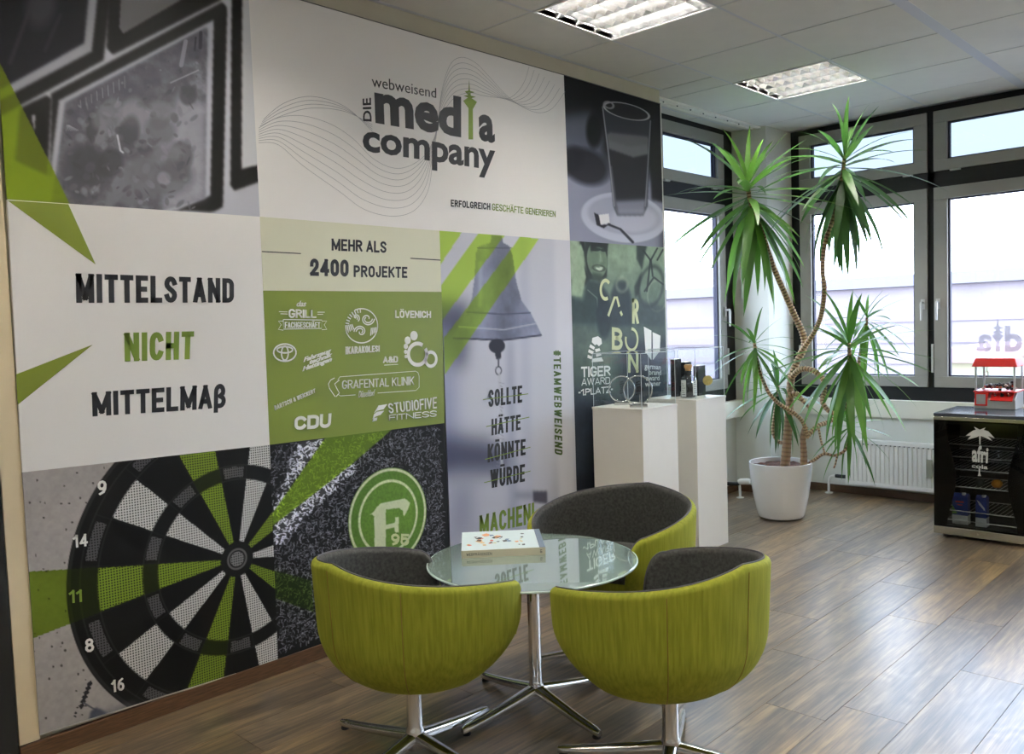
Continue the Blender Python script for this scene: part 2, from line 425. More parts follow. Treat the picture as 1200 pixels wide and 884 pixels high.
def bar(n, x0_, x1_, y0_, y1_, z=.0008):
    box(n, (x0_, y0_, CEIL+z), (x1_, y1_, CEIL+.03), M_grid, ceil)
for y_ in ys:
    wd = .030 if abs(y_-1.503) < .02 else .010
    if y_ < YM: bar('main_runner', X0, XR, y_-wd, y_+wd, -.001 if wd > .02 else .0015)
    else: bar('main_runner', 4.735, XR, y_-.010, y_+.010)
for x_ in xs:
    bar('cross_runner', x_-.0055, x_+.0055, Y0, YM if x_ < 4.735 else YB, .003)
bar('wall_angle', .9, 4.735, YM-.006, YM+.016, -.002)
bar('wall_angle', 6.60, 6.66, Y0, 3.178, .0)

# luminaires -------------------------------------------------------
M_louv = mat('louvre_aluminium', (.80, .82, .83, 1), .2, metal=.88)
M_hous = mat('luminaire_white', rgb(240, 240, 238), .4)
M_tube = mat('lit_tube', (1, 1, 1, 1), .4, emit=(1, .94, .86, 1), estr=TUBE)
def luminaire(x, y, label):
    t = empty('ceiling_light', (x, y, CEIL), PI/2); tag(t, label, 'ceiling light', 'louvred square ceiling lights' if label is None else None)
    h = .3085
    b = MB()
    b.box((-h, -h, .085), (h, h, .095))
    for q in ((-h, -h, h, -h+.006), (-h, h-.006, h, h), (-h, -h+.006, -h+.006, h-.006), (h-.006, -h+.006, h, h-.006)): b.box((q[0], q[1], -.0), (q[2], q[3], .0849))
    b.obj('housing', M_hous, t)
    b = MB(); f = .3105
    for q in ((-f, -f, f, -f+.014), (-f, f-.014, f, f), (-f, -f+.014, -f+.014, f-.014), (f-.014, -f+.014, f, f-.014)): b.box((q[0], q[1], -.004), (q[2], q[3], -.0002))
    b.obj('rim', M_hous, t)
    # V-shaped blades: long reflectors along x, cross lamellae along y
    n = 4; w_ = (2*h-.03)/n  # tubes run along the window wall
    for k in range(n+1):
        yc = -h+.015+w_*k
        hw = .020 if 0 < k < n else .010
        b = MB(); prof = [(-hw, .045), (-hw*.55, .02), (0, .001), (hw*.55, .02), (hw, .045)]
        b.grid([[(xx, yc+p[0], p[1]) for p in prof] for xx in (-h+.008, h-.008)])
        b.obj('reflector_blade', M_louv, t, 60)
    for k in range(1, 10):
        xc = -h+.008+(2*h-.016)*k/10
        b = MB(); prof = [(-.008, .042), (-.004, .02), (0, .002), (.004, .02), (.008, .042)]
        b.grid([[(xc+p[0], yy, p[1]) for p in prof] for yy in (-h+.012, h-.012)])
        b.obj('cross_lamella', M_louv, t, 60)
    for k in range(n):
        yc = -h+.015+w_*(k+.5)
        MB().tube([(-h+.02, yc, .066), (h-.02, yc, .066)], .0085, 8).obj('fluorescent_tube', M_tube, t, 60)
    return t
for (x, y) in fixtures:
    lab = 'louvred square ceiling light out of view'
    if abs(x-5.28) < .1 and y > 2: lab = 'louvred square ceiling light nearer the windows, above the yucca'
    elif abs(x-3.40) < .1 and y > 2: lab = 'louvred square ceiling light cut by the top edge, above the lounge chairs'
    elif x < 2 or y < 2: lab = None
    t = luminaire(x, y, lab if lab else 'louvred square ceiling light further back in the room')
    if lab != 'x' and (lab is None or 'out of view' in lab): t['group'] = 'ceiling lights out of view'

# curtain rail
cr = empty('curtain_rail', (4.74, 3.22, CEIL)); tag(cr, 'white double curtain rail with gliders on the ceiling beside the mural wall', 'curtain rail')
MB().box((0, 0, -.014), (1.505, .03, -.0002)).box((0, .062, -.014), (1.505, .095, -.0002)).box((0, .03, -.004), (1.505, .062, -.0002)).obj('rail_profile', M_white, cr, bev=.001)
for k in range(9):
    MB().box((.06+k*.17, .043, -.0135), (.067+k*.17, .050, -.0045)).obj('glider', M_gasket, cr)
MB().box((1.5055, 0.001, -.013), (1.5095, .094, -.001)).obj('end_cap', M_white, cr)
#PART2
# ------------------------------------------------------------------ the printed mural
mural = empty('wall_mural', (.9, YM, .065)); tag(mural, 'large printed mural board of picture and slogan panels on the left wall', 'mural')
moff = Vector(mural.location)
def W(px, py): 
    p = P(px, py, 1, YM); return (p.x, p.z)
def mat_attr(name, rough=.5, spec=.4):
    M = bpy.data.materials.new(name); M.use_nodes = True
    n = M.node_tree.nodes; L = M.node_tree.links; b = n['Principled BSDF']
    a = n.new('ShaderNodeAttribute'); a.attribute_name = 'ink'
    # perforation dots where alpha > .5
    t = n.new('ShaderNodeTexCoord'); sp = n.new('ShaderNodeSeparateXYZ'); L.new(t.outputs['Object'], sp.inputs[0])
    outs = []
    for k in (0, 2):
        q = n.new('ShaderNodeMath'); q.operation = 'DIVIDE'; q.inputs[1].default_value = .0098; L.new(sp.outputs[k], q.inputs[0])
        f_ = n.new('ShaderNodeMath'); f_.operation = 'FRACT'; L.new(q.outputs[0], f_.inputs[0])
        s_ = n.new('ShaderNodeMath'); s_.operation = 'SUBTRACT'; s_.inputs[1].default_value = .5; L.new(f_.outputs[0], s_.inputs[0])
        p_ = n.new('ShaderNodeMath'); p_.operation = 'POWER'; p_.inputs[1].default_value = 2; L.new(s_.outputs[0], p_.inputs[0]); outs.append(p_)
    ad = n.new('ShaderNodeMath'); ad.operation = 'ADD'; L.new(outs[0].outputs[0], ad.inputs[0]); L.new(outs[1].outputs[0], ad.inputs[1])
    lt = n.new('ShaderNodeMath'); lt.operation = 'LESS_THAN'; lt.inputs[1].default_value = .085; L.new(ad.outputs[0], lt.inputs[0])
    gt = n.new('ShaderNodeMath'); gt.operation = 'GREATER_THAN'; gt.inputs[1].default_value = .5; L.new(a.outputs['Alpha'], gt.inputs[0])
    mu = n.new('ShaderNodeMath'); mu.operation = 'MULTIPLY'; L.new(lt.outputs[0], mu.inputs[0]); L.new(gt.outputs[0], mu.inputs[1])
    m2 = n.new('ShaderNodeMath'); m2.operation = 'MULTIPLY'; m2.inputs[1].default_value = .93; L.new(mu.outputs[0], m2.inputs[0])
    mx = n.new('ShaderNodeMixRGB'); mx.inputs[2].default_value = (.008, .008, .008, 1); L.new(m2.outputs[0], mx.inputs[0]); L.new(a.outputs['Color'], mx.inputs[1])
    L.new(mx.outputs[0], b.inputs['Base Color']); b.inputs['Roughness'].default_value = rough; b.inputs['Specular IOR Level'].default_value = spec
    return M
M_print = mat_attr('printed_picture', .55, .2)

def blur(a, s):
    if s <= 0: return a
    r = max(1, int(3*s)); k = np.exp(-.5*(np.arange(-r, r+1)/s)**2); k /= k.sum()
    a = np.pad(a, ((r, r), (0, 0)), mode='edge'); a = sum(k[i]*a[i:i+a.shape[0]-2*r] for i in range(2*r+1))
    a = np.pad(a, ((0, 0), (r, r)), mode='edge'); a = sum(k[i]*a[:, i:i+a.shape[1]-2*r] for i in range(2*r+1))
    return a
def vnoise(shape, cell, octaves=3, seed=0):
    g = np.random.default_rng(seed); out = np.zeros(shape); amp = 1; tot = 0
    for o in range(octaves):
        c = max(1.0, cell/2**o); hh = int(shape[0]/c)+3; ww = int(shape[1]/c)+3; b = g.random((hh, ww))
        yy = np.arange(shape[0])/c; xx = np.arange(shape[1])/c; yi = yy.astype(int); xi = xx.astype(int)
        fy = (yy-yi)[:, None]; fx = (xx-xi)[None]; fy = fy*fy*(3-2*fy); fx = fx*fx*(3-2*fx)
        v = (b[yi][:, xi]*(1-fy)+b[yi+1][:, xi]*fy)*(1-fx)+(b[yi][:, xi+1]*(1-fy)+b[yi+1][:, xi+1]*fy)*fx
        out += amp*v; tot += amp; amp *= .55
    return out/tot
class Pic:
    def __init__(s, tl, tr, br, bl, step, base):
        "corners as (x,z) in the mural plane"
        s.c = [np.array(q, float) for q in (tl, tr, br, bl)]
        wd = np.linalg.norm(s.c[1]-s.c[0]); ht = np.linalg.norm(s.c[3]-s.c[0])
        s.nu = int(wd/step)+1; s.nv = int(ht/step)+1; s.step = step
        u = np.linspace(0, 1, s.nu)[None, :, None]; v = np.linspace(0, 1, s.nv)[:, None, None]
        p = (s.c[0]*(1-u)+s.c[1]*u)*(1-v)+(s.c[3]*(1-u)+s.c[2]*u)*v
        s.x = p[..., 0]; s.z = p[..., 1]
        r, uu, f = (np.array(q) for q in (CR, CU, CF))
        d = np.stack([s.x, np.full_like(s.x, YM), s.z-CH], -1); dep = d@f
        s.X = 600+FPX*(d@r)/dep; s.Y = 442-FPX*(d@uu)/dep
        s.C = np.zeros(s.x.shape+(3,)); s.C[:] = base; s.A = np.zeros(s.x.shape)
    def inside(s, poly, X=None, Y=None):
        X = s.X if X is None else X; Y = s.Y if Y is None else Y
        m = np.zeros(X.shape, bool); n = len(poly)
        for i in range(n):
            x0, y0 = poly[i]; x1, y1 = poly[(i+1) % n]
            if y0 == y1: continue
            c = ((Y > y0) != (Y > y1)) & (X < (x1-x0)*(Y-y0)/(y1-y0)+x0); m ^= c
        return m.astype(float)
    def mix(s, m, col, mode='mix'):
        m = np.clip(m, 0, 1)[..., None]; col = np.array(col, float)
        if mode == 'mix': s.C = s.C*(1-m)+col*m
        elif mode == 'mul': s.C = s.C*(1-m)+s.C*col/255*m
    def poly(s, pts, col, b=.5, a=1, mode='mix'): s.mix(blur(s.inside(pts), b)*a, col, mode)
    def ell(s, cx, cy, rx, ry, col, rot=0, soft=.1, a=1, ring=None, mode='mix'):
        t = math.radians(rot); dx = s.X-cx; dy = s.Y-cy
        q = np.hypot((dx*math.cos(t)+dy*math.sin(t))/rx, (-dx*math.sin(t)+dy*math.cos(t))/ry)
        m = np.clip((1-q)/soft+.5, 0, 1)
        if ring: m = m*np.clip((q-ring)/soft+.5, 0, 1)
        s.mix(m*a, col, mode)
    def line(s, pts, w_, col, a=1, soft=.5, mode='mix'):
        d = np.full(s.X.shape, 1e9)
        for (x0, y0), (x1, y1) in zip(pts[:-1], pts[1:]):
            vx, vy = x1-x0, y1-y0; L2 = vx*vx+vy*vy+1e-9
            t = np.clip(((s.X-x0)*vx+(s.Y-y0)*vy)/L2, 0, 1); d = np.minimum(d, np.hypot(s.X-x0-t*vx, s.Y-y0-t*vy))
        s.mix(np.clip((w_/2-d)/soft+.5, 0, 1)*a, col, mode)
    def build(s, name='picture_panel', label=None):
        nu, nv = s.nu, s.nv; N = nu*nv
        co_ = np.zeros((N+4, 3), np.float32); co_[:N, 0] = s.x.ravel()-moff.x; co_[:N, 2] = s.z.ravel()-moff.z
        for k, q in enumerate(s.c): co_[N+k] = (q[0]-moff.x, .0175, q[1]-moff.z)
        i = np.arange(nu-1)[None]+nu*np.arange(nv-1)[:, None]
        q = np.stack([i, i+nu, i+nu+1, i+1], -1).reshape(-1, 4)
        faces = q.tolist()
        top = list(range(nu)); bot = [nu*(nv-1)+k for k in range(nu)]; lef = [nu*k for k in range(nv)]; rig = [nu*k+nu-1 for k in range(nv)]
        faces += [tuple(top[::1])+(N+1, N), tuple(bot[::-1])+(N+3, N+2), tuple(lef[::-1])+(N, N+3), tuple(rig)+(N+2, N+1), (N, N+1, N+2, N+3)]
        me = bpy.data.meshes.new(name); me.from_pydata(co_.tolist(), [], faces)
        at = me.color_attributes.new('ink', 'FLOAT_COLOR', 'POINT')
        c = np.clip(s.C, 0, 255)/255; c = np.where(c <= .04045, c/12.92, ((c+.055)/1.055)**2.4)
        full = np.zeros((N+4, 4), np.float32); full[:N, :3] = c.reshape(-1, 3); full[:N, 3] = s.A.ravel(); full[N:, :3] = .3
        at.data.foreach_set('color', full.ravel())
        me.materials.append(M_print)
        o = link(name, me, None, mural)
        if label: o['label'] = label
        return o
# corner lattice of the panels in the wall plane
zt = 2.792
r1 = [W(8.5, 233.8), W(304.5, 254), W(515, 270.5), W(667.8, 282.1), W(777.7, 290.1)]
r2 = [W(26.1, 553.9), W(316, 521.5), W(521, 496)]
xbot = [W(46.8, 860.9), W(325.7, 774)]
zb0, zb1 = xbot[0][1], xbot[1][1]
xcol = [r1[k][0] for k in range(5)]
r3 = [xbot[0], xbot[1], (2.775, .060), (3.762, .062), (4.722, .064)]
r0 = [(xcol[0]-.002, zt), (r1[1][0], zt), (r1[2][0], zt), W(660.7, 88.3), W(773.5, 122.1)]
def panel(name, quad, m, label=None):
    b = MB(); b.prism(quad, lambda p: (p[0]-moff.x, 0, p[1]-moff.z), lambda p: (p[0]-moff.x, .0175, p[1]-moff.z))
    o = b.obj(name, m, mural)
    if label: o['label'] = label
    return o
M_pw = mat('mural_white', rgb(242, 240, 237), .45, spec=.4)
M_pg = mat('mural_green', rgb(122, 138, 50), .45, spec=.4)
M_pl = mat('mural_pale_green', rgb(222, 222, 198), .45, spec=.4)
M_wedge = mat('mural_wedge_green', rgb(126, 140, 42), .45)
panel('logo_panel', [r0[1], r1[1], r1[2], r1[3], r0[3]][::-1], M_pw, 'white panel with the company logo and wave lines')
panel('slogan_panel', [r1[0], r2[0], r2[1], r1[1]], M_pw, 'white panel with slogan')
hl, hr = W(308.8, 340.7), W(517.4, 342.2)
panel('header_panel', [r1[1], hl, hr, r1[2]], M_pl, 'pale green header panel')
panel('client_panel', [hl, r2[1], r2[2], hr], M_pg, 'green panel with client logos')

LIFT = [0]
def pr(name, pts, m, lift=.0008, wall=True):
    "flat printed or raised shape from photo pixels, standing lift proud of the board"
    q = [W(*p) for p in pts]
    b = MB(); b.prism(q, lambda p: (p[0]-moff.x, -lift, p[1]-moff.z), lambda p: (p[0]-moff.x, -.00002, p[1]-moff.z))
    return b.obj(name, m, mural)
def ribbon(b, pts, w_, lift=.0008, closed=False):
    "polyline (x,z) -> flat ribbon of width w_ (m)"
    n = len(pts); rows = []
    for i, p in enumerate(pts):
        a = pts[(i-1) % n] if closed else pts[max(i-1, 0)]; c = pts[(i+1) % n] if closed else pts[min(i+1, n-1)]
        dx, dz = c[0]-a[0], c[1]-a[1]; l = math.hypot(dx, dz)+1e-9; nx, nz = -dz/l*w_/2, dx/l*w_/2
        ww = 1
        rows.append([(p[0]+nx-moff.x, -lift, p[1]+nz-moff.z), (p[0]-nx-moff.x, -lift, p[1]-nz-moff.z)])
    b.grid(rows, closed)
def lines(name, plist, wpx, m, lift=.0009, closed=False, scale=None):
    b = MB()
    for pts in plist:
        q = [W(*p) for p in pts]
        s_ = scale or (YM/ray(pts[0][0], pts[0][1]).y)/FPX
        ribbon(b, q, wpx*s_, lift, closed)
    return b.obj(name, m, mural)
def catmull(pts, n=8):
    out = []; P_ = [pts[0]]+list(pts)+[pts[-1]]
    for i in range(1, len(P_)-2):
        for k in range(n):
            t = k/n; a, b, c, d = (np.array(P_[i+j], float) for j in (-1, 0, 1, 2))
            out.append(tuple(.5*((2*b)+(-a+c)*t+(2*a-5*b+4*c-d)*t*t+(-a+3*b-3*c+d)*t**3)))
    out.append(tuple(pts[-1])); return out

_tc = {}
def glyphs(txt, bold, shear=0, lead=.85):
    key = (txt, bold, shear)
    if key in _tc: return _tc[key]
    cu = bpy.data.curves.new('t', 'FONT'); cu.body = txt; cu.offset = bold; cu.resolution_u = 3; cu.shear = shear; cu.space_line = lead
    cu.align_x = 'CENTER' if '\n' in txt else 'LEFT'; cu.extrude = .5; cu.fill_mode = 'FRONT' if False else 'BOTH'
    ob = bpy.data.objects.new('t', cu); me = bpy.data.meshes.new_from_object(ob)
    v = np.array([tuple(q.co) for q in me.vertices]); f = [tuple(p.vertices) for p in me.polygons]
    mn = v.min(0); mx = v.max(0); v = (v-mn)/np.maximum(mx-mn, 1e-9)
    bpy.data.objects.remove(ob); bpy.data.curves.remove(cu); bpy.data.meshes.remove(me)
    _tc[key] = (v, f); return _tc[key]
def text_on(name, txt, quad, m, parent, off, to3, bold=.012, shear=0, lead=.85, thick=.001):
    "quad: four 3D points TL,TR,BL,BR of the ink box; to3 = outward normal vector"
    v, f = glyphs(txt, bold, shear, lead); TL, TR, BL, BR = (Vector(q) for q in quad); N = Vector(to3)
    vs = []
    for u, t, e in v:
        p = (BL*(1-u)+BR*u)*(1-t)+(TL*(1-u)+TR*u)*t + N*(thick*e+.00005)
        vs.append(tuple(p-off))
    me = bpy.data.meshes.new(name); me.from_pydata(vs, [], f)
    return link(name, me, m, parent)
# condensed block capitals drawn as strokes (unit box, stroke width t)
def _a(cx, cy, rx, ry, a0, a1, n=9):
    return [(cx+rx*math.cos(math.radians(a0+(a1-a0)*i/n)), cy+ry*math.sin(math.radians(a0+(a1-a0)*i/n))) for i in range(n+1)]
_O = _a(.5, .7, .5, .3, 0, 180)+_a(.5, .3, .5, .3, 180, 360)+[(1, .7)]
GL = {
 'A': (1.08, [[(0, 0), (.5, 1)], [(.5, 1), (1, 0)], [(.2, .27), (.8, .27)]]),
 'B': (1, [[(0, 0), (0, 1)], [(0, 1), (.45, 1)]+_a(.45, .77, .5, .23, 90, -90)+[(0, .54)], [(.45, .54)]+_a(.45, .27, .55, .27, 90, -90)+[(0, 0)]]),
 'C': (1, [_a(.5, .7, .5, .3, 22, 180)+_a(.5, .3, .5, .3, 180, 338)]),
 'D': (1, [[(0, 0), (0, 1)], [(0, 1), (.5, 1)]+_a(.5, .78, .5, .22, 90, 0)+_a(.5, .22, .5, .22, 0, -90)+[(0, 0)]]),
 'E': (.86, [[(0, 0), (0, 1)], [(0, 1), (1, 1)], [(0, .5), (.85, .5)], [(0, 0), (1, 0)]]),
 'F': (.84, [[(0, 0), (0, 1)], [(0, 1), (1, 1)], [(0, .5), (.85, .5)]]),
 'G': (1, [_a(.5, .7, .5, .3, 24, 180)+_a(.5, .3, .5, .3, 180, 360)+[(1, .44), (.6, .44)]]),
 'H': (1, [[(0, 0), (0, 1)], [(1, 0), (1, 1)], [(0, .5), (1, .5)]]),
 'I': (0, [[(0, 0), (0, 1)]]),
 'J': (.75, [[(1, 1), (1, .3)]+_a(.5, .28, .5, .28, 0, -180)+[(0, .34)]]),
 'K': (1, [[(0, 0), (0, 1)], [(1, 1), (.05, .42)], [(.35, .58), (1, 0)]]),
 'L': (.82, [[(0, 0), (0, 1)], [(0, 0), (1, 0)]]),
 'M': (1.36, [[(0, 0), (0, 1)], [(0, 1), (.5, .12)], [(.5, .12), (1, 1)], [(1, 1), (1, 0)]]),
 'N': (1.06, [[(0, 0), (0, 1)], [(0, 1), (1, 0)], [(1, 0), (1, 1)]]),
 'O': (1, [_O]), '0': (.95, [_O]),
 'P': (.95, [[(0, 0), (0, 1)], [(0, 1), (.45, 1)]+_a(.45, .74, .55, .26, 90, -90)+[(0, .48)]]),
 'R': (1, [[(0, 0), (0, 1)], [(0, 1), (.45, 1)]+_a(.45, .76, .53, .24, 90, -90)+[(0, .52)], [(.45, .52), (1, 0)]]),
 'S': (.96, [_a(.5, .76, .5, .24, 15, 180)+[(.06, .66), (.3, .56), (.7, .44), (.94, .34)]+_a(.5, .24, .5, .24, 0, -165)]),
 'T': (.9, [[(0, 1), (1, 1)], [(.5, 0), (.5, 1)]]),
 'U': (1, [[(0, 1), (0, .3)]+_a(.5, .3, .5, .3, 180, 360)+[(1, 1)]]),
 'V': (1.05, [[(0, 1), (.5, 0)], [(.5, 0), (1, 1)]]),
 'W': (1.6, [[(0, 1), (.25, 0)], [(.25, 0), (.5, 1)], [(.5, 1), (.75, 0)], [(.75, 0), (1, 1)]]),
 'Z': (.9, [[(0, 1), (1, 1)], [(1, 1), (0, 0)], [(0, 0), (1, 0)]]),
 '&': (1.1, [[(1, 0), (.2, .72)]+_a(.45, .8, .26, .2, 180, 0)+[(.65, .66), (.05, .34)]+_a(.42, .24, .4, .24, 160, 350)+[(.95, .45)]]),
 '1': (.45, [[(1, 0), (1, 1)], [(1, 1), (0, .78)]]),
 '2': (.95, [[(0, .68)]+_a(.5, .72, .5, .28, 180, 0)+[(.92, .52), (0, .02)], [(0, 0), (1, 0)]]),
 '4': (1, [[(.75, 0), (.75, 1)], [(.75, 1), (0, .28)], [(0, .26), (1, .26)]]),
 '5': (.95, [[(1, 1), (.08, 1)], [(.08, 1), (.05, .55), (.3, .62)]+_a(.5, .32, .5, .32, 90, -90)+_a(.5, .24, .5, .24, -90, -180)]),
 '6': (.95, [_a(.5, .3, .5, .3, 0, 360), [(0, .3), (.05, .6), (.3, .85), (.8, 1)]]),
 '8': (.95, [_a(.5, .27, .5, .27, 0, 360), _a(.5, .77, .43, .23, 0, 360)]),
 '9': (.95, [_a(.5, .7, .5, .3, 0, 360), [(1, .7), (.95, .4), (.7, .15), (.2, 0)]]),
 '#': (1.05, [[(.2, 0), (.36, 1)], [(.68, 0), (.84, 1)], [(0, .33), (.95, .33)], [(.05, .67), (1, .67)]]),
 '!': (0, [[(0, .3), (0, 1)], [(0, 0), (0, .06)]]), '¡': (0, [[(0, 0), (0, .7)], [(0, .94), (0, 1)]]),
 '.': (0, [[(0, 0), (0, .04)]]), '•': (0, [[(0, .45), (0, .55)]]),
 'ß': (.95, [[(0, -.22), (0, .72)]+_a(.45, .72, .45, .28, 180, 0)+[(.85, .62), (.5, .5)]+_a(.48, .24, .5, .24, 80, -90)+[(.3, 0)]]),
}
for b_, e_ in (('Ä', 'A'), ('Ö', 'O'), ('Ü', 'U')): GL[b_] = (GL[e_][0], GL[e_][1]+['dots'])
def stroke_text(txt, t, gap, aspect, umlaut_in=True):
    "-> verts(u,v), faces in the unit square; t, gap relative to the cap height; aspect = width/height of the box"
    uml = any(c in 'ÄÖÜ' for c in txt) and umlaut_in
    des = .22 if 'ß' in txt else 0
    hc = 1/(1+.22*uml+des)              # cap height in box units
    W_ = aspect/hc
    fixed = sum((0 if c == ' ' else t)+gap for c in txt)-gap; flex = sum(GL[c][0] for c in txt if c != ' ')+.45*txt.count(' ')
    k = max(.05, (W_-fixed)/max(flex, .01)); V = []; F = []; x0 = 0
    for c in txt:
        if c == ' ': x0 += .45*k+gap; continue
        w_, st = GL[c]; iw = w_*k
        for s_ in st:
            if s_ == 'dots':
                for q in (.2, .8):
                    a = x0+t/2+q*iw; n = len(V); V += [(a-t*.5, 1.07), (a+t*.5, 1.07), (a+t*.5, 1.2), (a-t*.5, 1.2)]; F.append((n, n+1, n+2, n+3))
                continue
            pts = [(x0+t/2+p[0]*iw, t/2+p[1]*(1-t)) for p in s_]
            q = [pts[0]]
            for p in pts[1:]:
                if math.hypot(p[0]-q[-1][0], p[1]-q[-1][1]) > 1e-4: q.append(p)
            pts = q; closed = math.hypot(pts[0][0]-pts[-1][0], pts[0][1]-pts[-1][1]) < 1e-3 and len(pts) > 3
            if closed: pts = pts[:-1]
            n = len(pts); rows = []
            for i, p in enumerate(pts):
                a = pts[i-1] if (i > 0 or closed) else None; b2 = pts[(i+1) % n] if (i < n-1 or closed) else None
                d1 = np.array(p)-np.array(a) if a else None; d2 = np.array(b2)-np.array(p) if b2 else None
                if d1 is not None: d1 = d1/np.linalg.norm(d1)
                if d2 is not None: d2 = d2/np.linalg.norm(d2)
                p_ = np.array(p, float)
                if d1 is None: d = d2; p_ = p_-d*t/2; mi = 1
                elif d2 is None: d = d1; p_ = p_+d*t/2; mi = 1
                else:
                    d = d1+d2; d /= np.linalg.norm(d)+1e-9; mi = 1/max(.5, float(d@d1))
                nn_ = np.array([-d[1], d[0]])*t/2*mi
                rows.append((p_+nn_, p_-nn_))
            base = len(V); lo = 0 if 'ß' not in c else -.3
            for r_ in rows:
                for e in r_: V.append((float(e[0]), min(1, max(lo, float(e[1])))))
            for i in range(n-1+(1 if closed else 0)):
                a = base+2*i; b2 = base+2*((i+1) % n); F.append((a, a+1, b2+1, b2))
        x0 += iw+t+gap
    tot = x0-gap
    return [(v[0]/tot, (v[1]+des)*hc) for v in V], F
def ms(name, txt, TL, TR, BL, BR, m, t=.17, gap=.1, thick=.001, um=True, quad=None, parent=None, off=None, nrm=(0, -1, 0)):
    TL, TR, BL, BR = quad if quad else [P(p[0], p[1], 1, YM) for p in (TL, TR, BL, BR)]
    wd = ((TR-TL).length+(BR-BL).length)/2; ht = ((TL-BL).length+(TR-BR).length)/2
    if ht < 1e-6: return
    vs, fs = stroke_text(txt, t, gap, wd/ht, um); N = Vector(nrm); V = []; F = []
    off = moff if off is None else off
    for lay in (thick, .00003):
        for u, v in vs: V.append(tuple((BL*(1-u)+BR*u)*(1-v)+(TL*(1-u)+TR*u)*v+N*lay-off))
    k = len(vs)
    F = [f for f in fs]+[(f[i], f[(i+1) % len(f)], f[(i+1) % len(f)]+k, f[i]+k) for f in fs for i in range(len(f))]
    me = bpy.data.meshes.new(name); me.from_pydata(V, [], F)
    return link(name, me, m, parent or mural)
def mt(name, txt, TL, TR, BL, BR, m, bold=.012, shear=0, thick=.001, lead=.85):
    q = [P(p[0], p[1], 1, YM) for p in (TL, TR, BL, BR)]
    return text_on(name, txt, q, m, mural, moff, (0, -1, 0), bold, shear, lead, thick)
def cc(ox, oy, s): return lambda *a: [(ox+a[i]/s, oy+a[i+1]/s) for i in range(0, len(a), 2)]
c2 = cc(290, 0, 3.077); c3 = cc(300, 250, 3.274); c4 = cc(500, 240, 2.21); c7 = cc(650, 80, 2.6); c8 = cc(640, 260, 7.37); c1 = cc(0, 0, 3.4)

# slogan and logo lettering
ms('lettering', 'MITTELSTAND', (88.7, 320.4), (274, 326.6), (89.4, 355.1), (274, 354.8), M_lettblack, 0.19, 0.09)
ms('lettering', 'NICHT', (145.5, 390.2), (227.3, 388.4), (146.2, 423.9), (226.2, 421), M_lettgreen, 0.19, 0.09)
ms('lettering', 'MITTELMAß', (107.5, 460), (265, 449.5), (108.6, 494.5), (264.3, 484.3), M_lettblack, 0.19, 0.09)
mt('lettering', 'webweisend', (435.3, 88.2), (511, 103.3), (435.9, 101.6), (511, 115), M_lettblack, -.004)
mt('lettering', 'med', (437.9, 92.5), (540.2, 113.7), (440, 144.8), (540.2, 161.7), M_lettblack, .038)
mt('lettering', 'a', (560.4, 133), (579.2, 136.5), (561.4, 164.6), (579.9, 168.6), M_lettblack, .038)
mt('lettering', 'company', (424.9, 153), (580.2, 176.5), (424.9, 187.5), (580.2, 210.3), M_lettblack, .028)
mt('lettering', 'DIE', (425.5, 142), (424.9, 115.6), (435.3, 142.6), (434.6, 114.6), M_lettblack, .02)
ms('lettering', 'ERFOLGREICH', (528.2, 234), (574.4, 238.4), (528.2, 242.1), (574.4, 246.2), M_lettblack, 0.2, 0.12)
ms('lettering', 'GESCHÄFTE GENERIEREN', (576.6, 236.5), (651, 246), (576.6, 246.6), (651, 254.6), M_lettgreen, 0.15, 0.12)
ms('lettering', 'MEHR ALS', (388.6, 279.6), (452.7, 283.2), (388.6, 293.7), (452.7, 296.6), M_lettblack, 0.19, 0.1)
ms('lettering', '2400', (363.2, 303), (408.4, 304.6), (363.5, 323.3), (408.4, 324.4), M_lettblack, 0.22, 0.1)
ms('lettering', 'PROJEKTE', (414.5, 311), (477.2, 313), (414.5, 324.8), (477.2, 325.9), M_lettblack, 0.19, 0.12)
lines('rule', [[(306.7, 294.9), (352.5, 297.3)], [(480.8, 302.8), (516, 305)]], 1.2, M_lettblack)
pr('tower_emblem', c2(799, 290, 802, 328, 819, 333, 804, 337, 805, 345, 823, 350, 808, 354, 827, 368, 812, 394, 813, 503, 797, 503, 797, 390, 778, 364, 795, 352, 780, 345, 796, 343, 784, 330, 797, 327), M_lettgreen)
pr('green_wedge', [(8.9, 235), (80, 239.5), (112, 310)], M_wedge)
pr('green_wedge', [(18.8, 439), (108.6, 404), (20.6, 474.6)], M_wedge)
e1 = [(40, 515), (110, 522), (200, 598), (330, 690), (420, 755), (520, 780), (600, 760), (650, 690), (668, 580), (682, 480), (700, 330), (730, 235), (770, 207), (820, 225), (870, 275), (930, 340), (990, 385), (1050, 407), (1100, 390), (1145, 330)]
e2 = [(40, 462), (110, 425), (200, 418), (300, 448), (380, 500), (450, 570), (520, 605), (580, 600), (640, 560), (672, 500), (690, 440), (715, 390), (750, 350), (800, 335), (850, 345), (900, 352), (940, 355), (975, 330), (1000, 290), (1015, 240)]
wl = []
for k in range(8):
    t = k/7; wl.append(catmull([c2(a[0]*(1-t)+b[0]*t, a[1]*(1-t)+b[1]*t)[0] for a, b in zip(e1, e2)], 6))
for k in range(4):
    t = k/3; wl.append(catmull(c2(45+4*k, 455-8*k, 130, 415-14*k, 230, 390-14*k, 350, 402-6*k, 450, 450+8*k), 6))
for w_l in wl: lines('wave_line', [w_l], .55, M_line)

